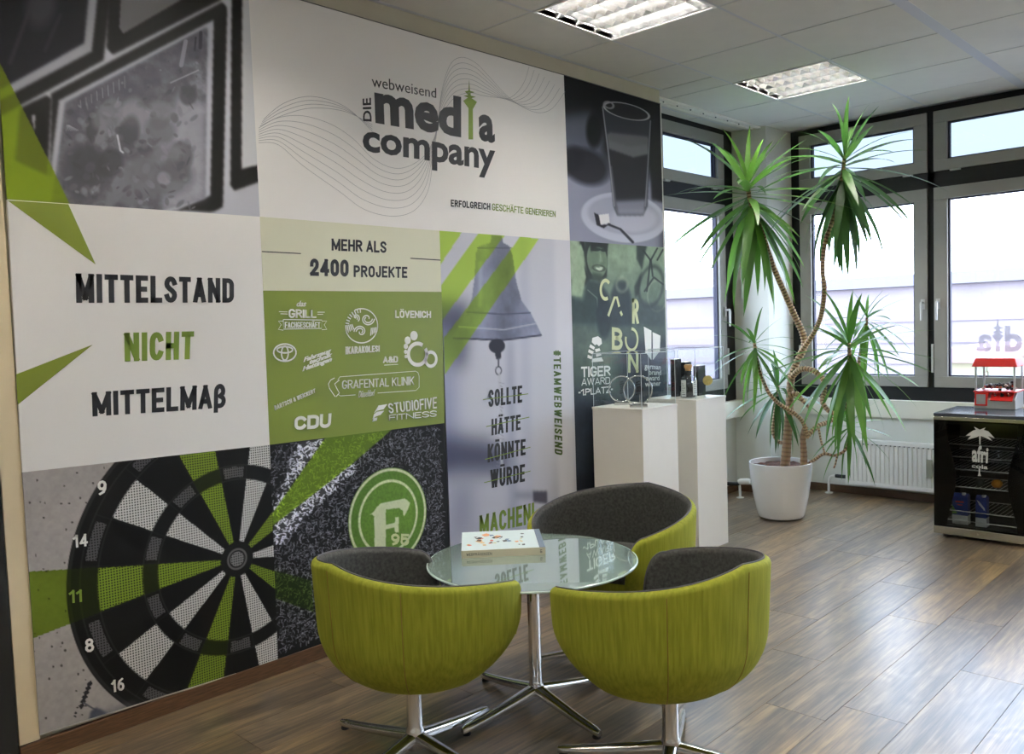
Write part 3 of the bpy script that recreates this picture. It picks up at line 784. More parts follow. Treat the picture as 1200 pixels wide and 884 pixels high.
# client logos
WL = M_lettwhite; TK = .0035
mt('client_logo', 'das', *c3(155, 336, 192, 336, 155, 358, 192, 358), WL, .01, .4, TK)
ms('client_logo', 'GRILL', *c3(125, 367, 230, 372, 125, 402, 230, 402), WL, 0.19, 0.1, TK)
lines('client_logo', [c3(86, 378, 120, 379), c3(92, 386, 120, 387), c3(234, 380, 262, 380), c3(234, 388, 256, 388)], .8, WL, TK)
lines('client_logo', [c3(103, 408, 251, 410, 250, 442, 104, 445, 103, 408), c3(103, 414, 84, 414, 95, 428, 84, 446, 103, 449), c3(251, 414, 270, 414, 260, 428, 270, 446, 251, 447)], .9, WL, TK)
ms('client_logo', 'FACHGESCHÄFT', *c3(110, 412, 245, 413, 110, 441, 245, 439), WL, 0.14, 0.1, TK)
sw = []
cx_, cy_ = 403, 432
for k, R_ in enumerate((62,)): sw.append(c3(*sum(([cx_+R_*math.cos(a), cy_+R_*1.06*math.sin(a)] for a in np.linspace(-2.0, 2.9, 40)), [])))
for (sx_, sy_, r_, d_, ph) in ((425, 405, 28, 1, 0), (400, 455, 26, 1, PI), (380, 400, 18, -1, 1.)):
    for rr in (0, 8):
        sw.append(c3(*sum(([sx_+max(2, r_-rr-q*3.4)*math.cos(ph+d_*q), sy_+max(2, r_-rr-q*3.4)*math.sin(ph+d_*q)] for q in np.linspace(0, 6.4 if rr == 0 else 4, 26)), [])))
for k in range(8):
    a = 3.3+k*.19; sw.append(c3(cx_+48*math.cos(a), cy_+50*math.sin(a), cx_+62*math.cos(a), cy_+66*math.sin(a)))
for k in range(5): sw.append(c3(342+k*6, 430-k, 346+k*7, 462-4*k)); sw.append(c3(438+k*6, 470-4*k, 441+k*6, 440-k))
lines('client_logo', sw, 1.5, WL, TK)
ms('client_logo', '¡KARAKOLES!', *c3(343, 512, 473, 507, 343, 542, 473, 531), WL, 0.18, 0.1, TK)
ms('client_logo', 'LÖVENICH', *c3(533, 366, 670, 370, 533, 402, 670, 402), WL, 0.2, 0.12, TK)
def arc(cx, cy, rx, ry, a0, a1, n=30): return [(cx+rx*math.cos(t), cy+ry*math.sin(t)) for t in np.linspace(a0, a1, n)]
def c3p(pts): return [c3(*p)[0] for p in pts]
lines('client_logo', [c3p(arc(618, 541, 35, 41, -.55, 5.3))], 4.6, WL, TK)
lines('client_logo', [c3p(arc(669, 560, 21, 27, -2.5, 3.2))], 4.0, WL, TK)
for (tx, ty, ra) in ((605, 470, 16), (581, 488, 13), (574, 511, 9), (573, 532, 7), (574, 550, 6)):
    pr('client_logo', c3p(arc(tx, ty, ra*.85, ra*1.15, 0, 2*PI*.96, 14)), WL, TK)
lines('client_logo', [c3p(arc(109, 535, 43, 33, 0, 2*PI)), c3p(arc(109, 524, 30, 12, 0, 2*PI)), c3p(arc(109, 537, 13, 27, 0, 2*PI))], 1.9, WL, TK)
mt('client_logo', 'Fahrzeug\n   technik\nHattingen', *c3(176, 556, 290, 516, 178, 612, 292, 572), WL, .03, .3, TK, .72)
ms('client_logo', 'A&D', *c3(487, 550, 543, 548, 487, 575, 543, 573), WL, 0.22, 0.1, TK)
lines('client_logo', [c3(490, 583, 543, 580)], .8, WL, TK)
ms('client_logo', 'GRAFENTAL KLINIK', *c3(330, 642, 605, 626, 330, 675, 605, 659), WL, 0.11, 0.12, TK)
lines('client_logo', [c3(312, 640, 320, 628, 610, 606, 620, 612, 624, 625, 624, 668, 612, 680, 465, 690), c3(380, 697, 322, 701, 312, 694)], .7, WL, TK)
lines('client_logo', [c3(300, 632, 285, 640, 276, 655, 280, 672, 292, 690, 302, 704), c3(318, 640, 300, 655, 308, 672, 318, 690, 305, 704)], 1.1, WL, TK)
mt('client_logo', 'Düsseldorf', *c3(392, 682, 456, 676, 392, 708, 456, 700), WL, -.01, .4, TK)
ms('client_logo', 'BARTSCH & WEICKERT', (320.8, 475.6), (368.7, 455.5), (322, 481), (369.3, 460.2), WL, 0.17, 0.14, TK)
ms('client_logo', 'CDU', (344.9, 488.5), (388, 484.4), (344.9, 504.3), (387, 501.2), WL, 0.24, 0.09, TK)
ms('client_logo', 'STUDIOFIVE', (454.2, 473.2), (511.4, 465.3), (455.8, 484.6), (511.4, 478.5), WL, 0.13, 0.14, TK)
ms('client_logo', 'FITNESS', (455.8, 486.5), (511.4, 481), (455.8, 493), (511.4, 488.2), WL, 0.13, 0.22, TK)
pr('client_logo', c3(470, 738, 502, 733, 488, 752, 462, 758, 453, 766), WL, TK)
pr('client_logo', c3(452, 772, 464, 762, 490, 758, 476, 774, 458, 780, 447, 790), WL, TK)
pr('client_logo', c3(446, 800, 450, 788, 464, 784, 462, 795), WL, TK)

# --- picture of framed photographs (top left)
p = Pic(r0[0], r0[1], r1[1], r1[0], .0028, (196, 198, 208))
BK = (26, 25, 24)
p.poly(c1(-60, -900, 470, -900, 440, 0, 412, 240, 90, 415, -60, 500), BK, 1.7)
p.poly(c1(-60, -900, 400, -900, 388, 0, 366, 205, 60, 368, -60, 430), (176, 178, 188), 1.6)
p.poly(c1(-60, -900, 372, -900, 352, 0, 335, 172, 48, 332, -60, 390), (26, 26, 32), 1.6)
p.ell(48, 5, 17, 26, (58, 58, 64), 10, .7, .8); p.line(c1(40, 250, 110, 60, 160, -60), 5, (50, 50, 56), .7, 4); p.line(c1(180, 200, 240, 60), 4, (46, 46, 52), .7, 4)
p.poly(c1(450, -900, 1100, -900, 880, 0, 450, 218, 425, 190), BK, 1.7)
p.poly(c1(495, -300, 760, -300, 735, -8, 490, 135, 475, 110), (120, 120, 124), 1)
p.poly(c1(205, 372, 885, 8, 905, 30, 888, 825, 850, 845, 690, 838, 200, 700), BK, 1.7)
p.poly(c1(185, 380, 205, 395, 190, 700, 60, 640, 80, 430), BK, 1.7)
p.poly(c1(125, 460, 142, 455, 138, 530), (160, 160, 172), 1)
p.poly(c1(235, 400, 852, 78, 838, 780, 700, 840, 200, 840, 205, 640), (188, 190, 202), 1.6)
ph = c1(262, 412, 826, 108, 816, 790, 640, 838, 200, 860, 232, 640)
p.poly(ph, (98, 99, 110), 1.6)
mk = p.inside(ph); nz1 = vnoise(mk.shape, 9, 4, 3); nz2 = vnoise(mk.shape, 26, 3, 5)
g = 60+110*nz1*nz2*2.0
p.C = (lambda q: p.C*(1-q)+q*(p.C*.35+.65*np.stack([g, g, g*1.07], -1)))(blur(mk, 1.6)[..., None])
p.poly(c1(262, 412, 826, 108, 824, 220, 640, 330, 262, 560), (70, 70, 80), 3, .45)
p.poly(c1(700, 380, 822, 420, 816, 790, 640, 838), (170, 171, 184), 5, .75)
for (a, b_, c_, d_, g_, r_) in ((390, 520, 34, 60, 128, 0), (370, 500, 26, 60, 60, 10), (440, 430, 42, 34, 120, -25), (520, 500, 60, 110, 134, 8), (512, 540, 44, 70, 76, 6), (630, 500, 82, 90, 140, 20), (640, 470, 40, 50, 105, 20), (340, 690, 95, 120, 74, -12), (440, 650, 50, 60, 62, 0), (650, 690, 120, 90, 104, 15), (720, 620, 50, 60, 86, 0), (655, 710, 28, 28, 146, 0), (530, 770, 70, 50, 116, 0), (600, 640, 30, 60, 90, 30), (470, 750, 30, 90, 120, 30), (580, 600, 40, 24, 66, 40), (750, 380, 34, 40, 70, 0)):
    p.ell(a/3.4, b_/3.4, c_/3.4, d_/3.4, (g_, g_, g_*1.07), r_, .35, .8)
for k in range(230):
    x_, y_ = rng.uniform(262, 800), rng.uniform(200, 830)
    if y_ < 412-(x_-262)*.54+25: continue
    g_ = float(rng.choice([52, 66, 84, 112, 138, 158])); far_ = y_ < 440-(x_-262)*.25
    p.ell(x_/3.4, y_/3.4, rng.uniform(.8, 2.2 if far_ else 5.5), rng.uniform(.8, 3 if far_ else 7), (g_, g_, g_*1.07), rng.uniform(-60, 60), .5, .5)
for (a, b_, c_, d_, g_, r_) in ((525, 455, 44, 50, 150, 5), (520, 520, 36, 60, 66, 6), (410, 470, 40, 50, 134, 30), (640, 440, 50, 36, 128, 20), (640, 520, 62, 50, 96, 30), (660, 620, 70, 40, 132, -10), (560, 690, 60, 80, 112, 20), (350, 660, 70, 80, 62, -12), (700, 680, 60, 40, 84, 20), (655, 710, 26, 24, 150, 0)):
    p.ell(a/3.4, b_/3.4, c_/3.4, d_/3.4, (g_, g_, g_*1.07), r_, .5, .62)
p.line(c1(468, 540, 480, 600, 490, 608), 2.2, (215, 216, 226), .9, 1.2); p.line(c1(680, 330, 790, 280), 1.5, (190, 190, 200), .7, 1)
for k in range(9): p.line(c1(320+k*22, 400-k*12, 322+k*22, 430-k*10), .9, (190, 190, 200), .5, .8)
for k in range(7): p.line(c1(265+k*2, 500, 265+k*8, 520), .8, (205, 205, 215), .5, .8)
p.line(c1(740, 165, 722, 260), 5, (150, 150, 162), .9, 1); p.line(c1(800, 130, 798, 190), 4, (45, 45, 55), .9, 1); p.line(c1(780, 150, 776, 200), 2, (45, 45, 55), .9, 1)
p.poly(c1(930, -900, 1100, -900, 1100, 700, 935, 760, 918, 740), BK, 1.7)
p.poly(c1(968, -900, 1100, -900, 1100, 640, 962, 674), (212, 214, 218), 1.6)
mk = blur(p.inside([(-30, 20), (2, 78), (58, 190), (82, 240), (8, 236), (-10, 180)]), .5)[..., None]
p.C = p.C*(1-mk)+mk*(p.C*np.array([.34, .42, .10])*.62+np.array([84, 96, 16]))
p.build(label='black and white picture of framed photographs crossed by a green wedge')

# --- coffee glass picture
p = Pic(r0[3], r0[4], r1[4], r1[3], .0036, (14, 14, 16))
p.poly(c7(0, 150, 110, 130, 150, 200, 130, 620, 0, 620), (98, 104, 122), 9, .9)
p.poly(c7(0, 250, 330, 330, 330, 620, 0, 620), (150, 154, 176), 14, .95)
p.ell(*c7(120, 190)[0], 9, 20, (12, 12, 14), 0, .5)
p.ell(*c7(95, 300)[0], 28, 20, (24, 25, 34), 25, .4, .95); p.ell(*c7(50, 280)[0], 14, 16, (22, 22, 30), 25, .6, .9)
p.poly(c7(285, 100, 330, 110, 335, 410, 295, 400), (16, 16, 20), 3, .95)
p.ell(*c7(210, 455)[0], 50, 29, (196, 200, 216), 8, .06, .95); p.ell(*c7(212, 450)[0], 43, 22, (168, 172, 192), 8, .12, .9)
p.ell(*c7(240, 460)[0], 27, 15, (196, 198, 214), 0, .3, .8)
p.poly(c7(148, 120, 292, 160, 284, 420, 270, 450, 190, 450, 178, 420), (64, 68, 78), 1.5, .75)
p.poly(c7(165, 250, 282, 262, 276, 430, 186, 430), (40, 40, 46), 2, .95)
p.poly(c7(160, 200, 284, 212, 284, 262, 240, 272, 165, 245), (118, 120, 124), 1.6, .95)
p.poly(c7(165, 195, 284, 208, 283, 232, 230, 240, 166, 220), (100, 102, 106), 2, .9)
p.poly(c7(184, 405, 278, 400, 272, 445, 195, 445), (160, 164, 184), 3, .8)
p.line(c7(146, 118, 164, 260, 182, 420), 1.6, (150, 152, 160), .9, 1); p.line(c7(292, 160, 284, 300, 276, 420), 1.5, (140, 142, 152), .8, 1)
p.line(c7(172, 300, 188, 430), 2, (120, 122, 134), .6, 2)
q = *c7(219, 131)[0], 28.5, 9
p.ell(*q, (36, 37, 40), 14, .12, .9); p.ell(*q, (186, 188, 192), 14, .06, .95, .9); p.ell(*c7(165, 112)[0], 7, 4.5, (150, 150, 155), 20, .2, .9, .6)
p.poly(c7(134, 447, 165, 443, 168, 472, 140, 478), (238, 238, 240), .6)
p.poly(c7(120, 440, 134, 447, 140, 478, 165, 476, 150, 488, 128, 478), (30, 30, 38), .8)
p.line(c7(165, 476, 200, 490, 238, 530), 3.0, (46, 48, 60), 1, 1.5); p.line(c7(172, 474, 204, 487, 240, 520), 1.0, (190, 192, 205), 1, 1)
p.build(label='dark picture of a coffee glass on a saucer')

# --- bell picture
p = Pic(r1[2], r1[3], r3[3], r3[2], .0055, (206, 208, 220))
p.poly(c4(0, 700, 400, 700, 400, 1200, 0, 1200), (176, 178, 192), 30, .7)
p.poly(c4(35, 250, 110, 255, 100, 420, 35, 420), (62, 66, 92), 8, .9)
p.poly(c4(35, 330, 70, 330, 80, 660, 40, 680), (150, 156, 190), 10, .9)
p.poly(c4(45, 600, 150, 610, 220, 640, 215, 690, 50, 700), (54, 58, 82), 9, .9)
p.poly(c4(60, 720, 120, 720, 120, 860, 60, 860), (130, 134, 158), 10, .7)
p.poly(c4(205, 350, 225, 350, 240, 900, 215, 900), (150, 155, 180), 4, .6)
p.poly(c4(240, 80, 262, 82, 280, 1000, 250, 1000), (182, 186, 206), 4, .6)
p.poly(c4(228, 745, 280, 745, 278, 762, 228, 760), (120, 124, 146), 3, .7)
p.poly(c4(276, 742, 312, 742, 312, 775, 276, 770), (70, 70, 84), 1.2, .9)
p.poly(c4(330, 90, 372, 92, 386, 900, 345, 900), (226, 226, 234), 3, .7)
bell = c4(168, 78, 195, 80, 197, 98, 214, 108, 222, 130, 232, 200, 246, 250, 268, 280, 282, 305, 298, 338, 200, 350, 66, 347, 84, 315, 102, 285, 118, 240, 124, 190, 128, 125, 136, 108, 166, 98)
p.poly(bell, (126, 132, 156), .7)
mk = p.inside(bell)
sh = vnoise(mk.shape, 14, 4, 9)
g = 92+85*sh+34*np.sin((p.X-552)/9.0)
p.C = np.where((mk > .5)[..., None], p.C*.4+.6*np.stack([g*.90, g*.94, g*1.12], -1), p.C)
p.line(c4(104, 278, 200, 284, 268, 280), 1.6, (74, 80, 104), .9, 1); p.line(c4(84, 316, 200, 324, 282, 308), 1.6, (196, 200, 216), .7, 1); p.line(c4(70, 346, 200, 351, 296, 338), 2.2, (52, 56, 76), .9, 1)
p.line(c4(132, 112, 218, 112), 1.4, (74, 80, 100), .8, 1); p.line(c4(140, 150, 138, 260), 4, (178, 184, 206), .6, 4)
for gp in (c4(30, 66, 92, 70, 38, 152, 30, 160), c4(136, 73, 203, 78, 40, 300, 36, 212), c4(243, 82, 291, 88, 48, 440, 44, 345, 80, 300)):
    mk = blur(p.inside(gp), .4)[..., None]
    p.C = p.C*(1-mk)+mk*(p.C*np.array([.62, .72, .34])+np.array([36, 44, 8]))
p.ell(*c4(182, 366)[0], 9.5, 8.5, (38, 40, 52), 0, .15); p.poly(c4(172, 360, 194, 360, 192, 398, 180, 400), (38, 40, 52), .6)
p.line(c4(186, 398, 186, 418), 1.8, (70, 72, 88), 1, .8); p.ell(*c4(186, 430)[0], 4, 5.6, (80, 84, 100), 0, .2, 1, .68)
p.line(c4(188, 440, 194, 540, 190, 600, 196, 690), 3.2, (196, 198, 208), .8, 2)
for k in range(26): p.line(c4(186+6*math.sin(k), 460+k*9, 198+3*math.cos(k*2), 464+k*9), .9, (138, 140, 158), .55, .8)
p.build(label='pale picture of a hanging bell with green bands')
STR = M_lettgreen
for txt, a in (('SOLLTE', ((572.4, 457.2), (611.8, 451.8), (572.4, 477.5), (611.8, 471.7))), ('HÄTTE', ((576, 487), (610, 482), (576, 510.6), (610, 503.8))),
               ('KÖNNTE', ((571.5, 516), (615.8, 510.5), (571.5, 542.3), (615.8, 533.2))), ('WÜRDE', ((574.7, 546), (615, 539.5), (574.7, 572.6), (615, 564.4)))):
    ms('lettering', txt, *a, M_lettblack, .17, .09)
lines('strike_line', [[(565.6, 468.5), (618.6, 461.7)], [(569.2, 500.2), (620, 489)], [(568, 538.6), (621.3, 524.2)], [(567, 565.8), (621.3, 552.2)]], 1.0, STR, .0022)
ms('lettering', 'MACHEN!', (562, 604.5), (625.8, 589), (562, 626.5), (625.8, 613.5), M_lettgreen, 0.17, 0.1)
ms('lettering', '#TEAMWEBWEISEND', (656.9, 410.5), (659, 534), (648.6, 411), (650.2, 532), mat('dark_green_print', rgb(62, 92, 22), .5), 0.16, 0.16)

# --- portrait picture with the letters, dark teal lower half
p = Pic(r1[3], r1[4], r3[4], r3[3], .0038, (136, 164, 134))
gy = np.clip((p.Y-300)/130, 0, 1)[..., None]
p.C = p.C*(1-gy)+gy*np.array([44, 62, 62])
p.poly([(655, 386), (790, 390), (790, 470), (655, 475)], (84, 104, 92), 6, .8)
p.poly([(655, 470), (790, 470), (790, 700), (655, 700)], (22, 27, 36), 14, 1)
p.poly([(655, 440), (700, 470), (690, 560), (655, 560)], (50, 60, 74), 12, .8)
p.poly([(725, 400), (790, 395), (790, 470), (730, 470)], (56, 66, 78), 8, .9)
p.poly([(690, 400), (720, 400), (715, 440), (690, 440)], (118, 140, 116), 8, .6)
p.poly(c8(200, 160, 340, 160, 330, 300, 300, 500, 215, 520), (160, 184, 150), 5, .8)
p.poly(c8(285, 170, 335, 165, 345, 260, 320, 330, 350, 420, 380, 500, 330, 560, 330, 330), (26, 36, 34), 2)
p.poly(c8(335, 160, 540, 165, 530, 260, 525, 480, 480, 500, 360, 500, 330, 300), (36, 48, 44), 1.5)
p.ell(*c8(440, 330)[0], 11.8, 21, (104, 130, 104), -6, .10); p.poly(c8(380, 170, 525, 180, 525, 235, 440, 222, 385, 260), (30, 40, 38), 1.4)
p.ell(*c8(430, 240)[0], 6, 2, (34, 46, 42), 0, .3, .9); p.ell(*c8(500, 245)[0], 4, 2, (34, 46, 42), 0, .3, .9)
p.poly(c8(462, 250, 490, 345, 462, 350), (138, 164, 134), 1, .8)
p.poly(c8(425, 398, 492, 390, 480, 420, 455, 424), (208, 222, 196), .6); p.ell(*c8(455, 400)[0], 8, 4, (50, 60, 52), 8, .3, .8, .75)
p.poly(c8(395, 440, 490, 460, 470, 520, 400, 500), (56, 76, 64), 2)
p.poly(c8(270, 230, 300, 190, 325, 260, 330, 400, 345, 480, 310, 650, 215, 640, 225, 520, 262, 420), (150, 178, 142), 1.2)
p.poly(c8(210, 640, 320, 680, 350, 500, 480, 520, 560, 760, 560, 884, 205, 884), (46, 66, 64), 3)
p.line(c8(360, 590, 440, 660, 445, 740), 1.2, (124, 146, 124), .7, 1)
p.poly(c8(780, 200, 870, 210, 840, 340, 800, 620, 770, 660, 760, 560, 830, 420, 780, 320), (40, 54, 52), 2, .9)
p.ell(*c8(960, 640)[0], 12, 19.5, (150, 172, 140), 0, .12, .8, .88); p.ell(*c8(905, 560)[0], 15, 26, (34, 46, 48), 10, .2, .7, .84)
for a in ((850, 600, 930, 480, 1010, 540), (900, 330, 880, 520, 870, 600), (960, 230, 905, 330, 920, 470), (840, 250, 900, 330)): p.line(c8(*a), 2.0, (36, 48, 48), .85, 1)
p.line(c8(960, 330, 1010, 240), 2, (40, 52, 50), .9, 1)
p.poly(c8(780, 660, 1030, 740, 1030, 900, 780, 900), (52, 68, 70), 4, .7)
p.poly(c8(560, 620, 600, 500, 690, 510, 735, 640, 740, 900, 560, 900), (38, 52, 60), 3, .85)
p.ell(*c8(655, 545)[0], 8, 10, (168, 184, 150), 0, .3, .35, .6); p.ell(*c8(500, 800)[0], 9, 28, (36, 50, 56), 0, .3, .8)
nn = vnoise(p.X.shape, 10, 3, 12)[..., None]; p.C = p.C*(.88+.24*nn)
p.C = p.C*.80+p.C.mean(-1, keepdims=True)*.20+np.array([2, 2, 4])
p.build(label='teal tinted picture of a smiling person with a bicycle behind')
M_pale = mat('pale_yellow_print', rgb(206, 212, 160), .5)
lines('large_letter', [c8(*sum(([a, b_] for a, b_ in arc(512, 587, 42, 80, -.75, -2*PI+1.1, 26)), []))], 4.2, M_pale, .0014)
lines('large_letter', [c8(535, 815, 590, 655, 610, 655, 630, 735), c8(640, 775, 655, 810)], 4.0, M_pale, .0014)
ms('large_letter', 'R', *c8(742, 662, 800, 668, 742, 880, 800, 885), M_pale, .17, .1)
ms('large_letter', 'B', (717, 383.5), (729.5, 385), (717, 410), (729.5, 411), M_pale, .19, .1)
lines('large_letter', [[(737 + q[0], 398+q[1]) for q in arc(3, 0, 7, 12.5, -1.6, 3.4, 20)]], 3.6, M_pale, .0014)
ms('large_letter', 'N', (736, 412), (748, 413), (736, 437), (748, 437), M_pale, .19, .1)
ms('lettering', 'TIGER', (680.9, 430), (715.3, 428.5), (681.2, 442.6), (715.3, 440.5), WL, 0.19, 0.12)
ms('lettering', 'AWARD', (681.5, 443.6), (714.7, 442), (681.5, 452.3), (714.7, 450), WL, 0.11, 0.14)
ms('lettering', '••1.PLATZ••', (678, 456.5), (718, 452.5), (678, 464.2), (718, 460.2), WL, 0.16, 0.12)
ct = cc(650, 380, 3.4)
for pl in ((150, 55, 172, 48, 185, 58, 188, 78, 176, 88, 168, 80, 160, 84, 148, 72), (142, 80, 160, 92, 156, 102, 138, 92), (136, 100, 156, 110, 150, 120, 133, 112), (132, 122, 150, 130, 146, 140, 130, 134), (160, 100, 178, 96, 182, 106, 164, 112), (164, 118, 182, 114, 186, 124, 166, 130), (150, 138, 186, 132, 194, 148, 148, 152)):
    pr('tiger_emblem', ct(*pl), WL, .0012)
pr('award_emblem', ct(355, 10, 385, 26, 385, 143, 362, 112), WL, .0012); pr('award_emblem', ct(390, 32, 421, 46, 418, 108, 391, 143), WL, .0012)
mt('lettering', 'german\n   brand\naward\nwinner', *ct(358, 163, 424, 168, 358, 250, 424, 245), WL, .01, 0, .001, .75)

# --- dart board picture (perforated areas are marked in the ink's alpha)
p = Pic(r2[0], r2[1], r3[1], r3[0], .0030, (168, 163, 160))
nn = vnoise(p.X.shape, 5, 3, 21); nb = vnoise(p.X.shape, 60, 3, 22)
p.C *= (.9+.13*nn+.10*nb)[..., None]
for k in range(60):
    hx, hy = rng.uniform(30, 125), rng.uniform(545, 855)
    p.ell(hx, hy, rng.uniform(.7, 1.5), rng.uniform(.8, 1.7), (62, 58, 56), 0, .5, .9)
cdx, cdz = W(278, 655.4)
dx = p.x-cdx; dz = p.z-cdz; R_ = np.hypot(dx, dz)
def rad(px, py): a = W(px, py); return math.hypot(a[0]-cdx, a[1]-cdz)
Rb = rad(79, 668); Rd0, Rd1 = rad(115.5, 664), rad(95, 664); Rt0, Rt1 = rad(185.5, 662), rad(168, 662)
n11 = W(88.5, 697.7); a11 = math.atan2(n11[1]-cdz, n11[0]-cdx)
th = np.arctan2(dz, dx); sec = np.round((th-a11)/(PI/10)); frac = (th-a11)/(PI/10)-sec; sec = sec.astype(int) % 20
def sm(v, e=.003): return np.clip(v/e+.5, 0, 1)
brd = sm(Rb-R_)
p.mix(brd, (13, 13, 13))
p.mix(sm(.006-abs(R_-Rb+.008))*.5, (58, 58, 58))
white = (sec % 2 == 0)
inw = sm(.46-abs(frac), .03)
hub = rad(259, 655)
seg = ((R_ > hub) & (R_ < Rt0)) | ((R_ > Rt1) & (R_ < Rd0))
mk = seg & white & (abs(frac) < .46)
p.mix(mk.astype(float), (206, 206, 204)); p.A = np.where(mk, 1, p.A)
tr = ((R_ > Rt0+.008) & (R_ < Rt1-.006)) | ((R_ > Rd0+.01) & (R_ < Rd1-.012))
mk = tr & (~white) & (abs(frac) < .38)
p.mix(mk.astype(float)*.8, (96, 96, 98)); p.A = np.where(mk, 1, p.A)
for rr in (Rt0, Rt1, Rd0, Rd1): p.mix(sm(.003-abs(R_-rr))*brd*.5, (52, 52, 52))
for i in range(20):
    mk = brd*sm(.0025-R_*abs(np.sin((th-a11)-(i+.5)*PI/10))*1.0)*(np.cos((th-a11)-(i+.5)*PI/10) > 0)*(R_ > hub)*(R_ < Rd1)
    p.mix(mk*.35, (44, 44, 44))
p.mix(sm(hub-R_), (20, 20, 20)); p.mix(sm(hub*.62-R_)*sm(R_-hub*.5), (92, 92, 92)); p.mix(sm(hub*.42-R_), (120, 120, 120)); p.A = np.where(R_ < hub*.42, 1, p.A)
grn = np.zeros(R_.shape, bool)
for q_ in (0, 4, 16, 8, 12): grn |= (sec == q_) & (R_ > hub)
grn &= (abs(frac) < .48)
grn &= ~((sec != 0) & (R_ > Rb))
mk = grn.astype(float)[..., None]*.86
p.C = p.C*(1-mk)+mk*(p.C*np.array([.36, .46, .05])+np.array([22, 28, 2]))
# the dart lying against the wall
for k in range(8):
    p.poly([(88+k*1.9, 838-k*5.2), (93+k*1.9, 834-k*5.2), (95.5+k*1.9, 838-k*5.2), (91+k*1.9, 842-k*5.2)] if k > 1 else [(86+k, 840-k*4), (88+k, 838-k*4), (90+k, 842-k*4)], (36, 36, 40), .4)
p.line([(98, 824), (108, 830), (112, 832)], 2, (90, 92, 100), 1, 1); p.poly([(106, 834), (113, 829), (126, 836), (118, 846), (104, 846)], (60, 66, 80), 1.2, .95)
p.poly([(112, 838), (160, 820), (160, 840), (120, 850)], (96, 98, 104), 4, .6)
p.build(label='picture of a dart board with green sectors')
for txt, q in (('9', (114, 564, 124.5, 562.5, 114.5, 581, 125, 580)), ('14', (85, 627.5, 102.5, 625.5, 86, 642.5, 103, 640)), ('11', (80.5, 692, 95.5, 691, 81, 707.5, 96, 705.5)), ('8', (99, 749.5, 109.5, 747.5, 100, 765.5, 110.5, 763.5)), ('16', (130, 798, 145, 794, 131, 812, 146, 809))):
    ms('board_number', txt, *[(q[i], q[i+1]) for i in range(0, 8, 2)], M_lettgreen if txt == '11' else WL, .17, .12)

# --- turf picture with club badge
p = Pic(r2[1], r2[2], r3[2], r3[1], .0030, (30, 31, 38))
c6 = cc(300, 480, 2.946)
H_, W_ = p.X.shape
lum = np.zeros((H_, W_))
wht = blur(np.maximum(p.inside(c6(60, 470, 60, 400, 330, 185, 345, 205, 200, 340, 90, 460)), p.inside(c6(60, 350, 150, 110, 240, 98, 215, 135, 120, 250, 62, 380))), 3)
for k in range(6200):
    x_, y_ = rng.integers(2, W_-12), rng.integers(2, H_-12); an = rng.uniform(0, PI); ln = rng.integers(3, 9)
    v_ = rng.uniform(.25, .8); on = wht[y_, x_] > .35
    if on: v_ = rng.uniform(.9, 1.35)
    for t in range(ln):
        xi, yi = int(x_+t*math.cos(an)), int(y_+t*math.sin(an))
        if 0 <= xi < W_-1 and 0 <= yi < H_-1:
            lum[yi, xi] = max(lum[yi, xi], v_); 
            if on: lum[yi, xi+1] = max(lum[yi, xi+1], v_*.9)
lum = blur(lum, .45)*1.2+wht*.35
col = 22+lum*132
p.C = np.stack([col*.97, col*.98, col*1.06], -1)
ray_ = blur(p.inside(c6(0, 440, 240, 98, 480, 60, 330, 190, 60, 400)), .8)[..., None]
p.C = p.C*(1-ray_)+ray_*(p.C*np.array([.36, .42, .12])+np.array([80, 104, 26]))
ray_ = blur(p.inside(c6(0, 540, 190, 590, 200, 700, 60, 650)), .8)[..., None]*.8
p.C = p.C*(1-ray_)+ray_*(p.C*np.array([.40, .52, .16])+np.array([20, 34, 4]))
bx_, bz_ = W(455.8, 606); Rr = math.hypot(W(408, 610)[0]-bx_, W(408, 610)[1]-bz_)
Q = np.hypot(p.x-bx_, p.z-bz_)/Rr
tex = (.88+.24*vnoise((H_, W_), 2.5, 2, 8))
def ring(a, b_, colr): p.C = p.C*(1-(sm(b_-Q, .02)*sm(Q-a, .02))[..., None])+(sm(b_-Q, .02)*sm(Q-a, .02)*tex)[..., None]*np.array(colr)
ring(-1, 1.0, (84, 122, 46)); ring(.93, .985, (205, 214, 176)); ring(.70, .76, (205, 214, 176)); ring(-1, .70, (96, 134, 52))
f_ = c6(390, 365, 405, 355, 415, 340, 430, 325, 515, 308, 532, 322, 525, 345, 510, 372, 508, 352, 495, 340, 448, 346, 448, 398, 480, 392, 480, 372, 492, 372, 494, 425, 480, 425, 478, 408, 448, 414, 448, 500, 410, 500, 408, 370, 400, 362)
p.mix(blur(p.inside(f_), .6)*tex, (214, 222, 186))
p.build(label='picture of turf with a round green club badge')
ms('badge_number', '95', *c6(466, 428, 528, 430, 466, 470, 528, 470), M_pale, .22, .12)
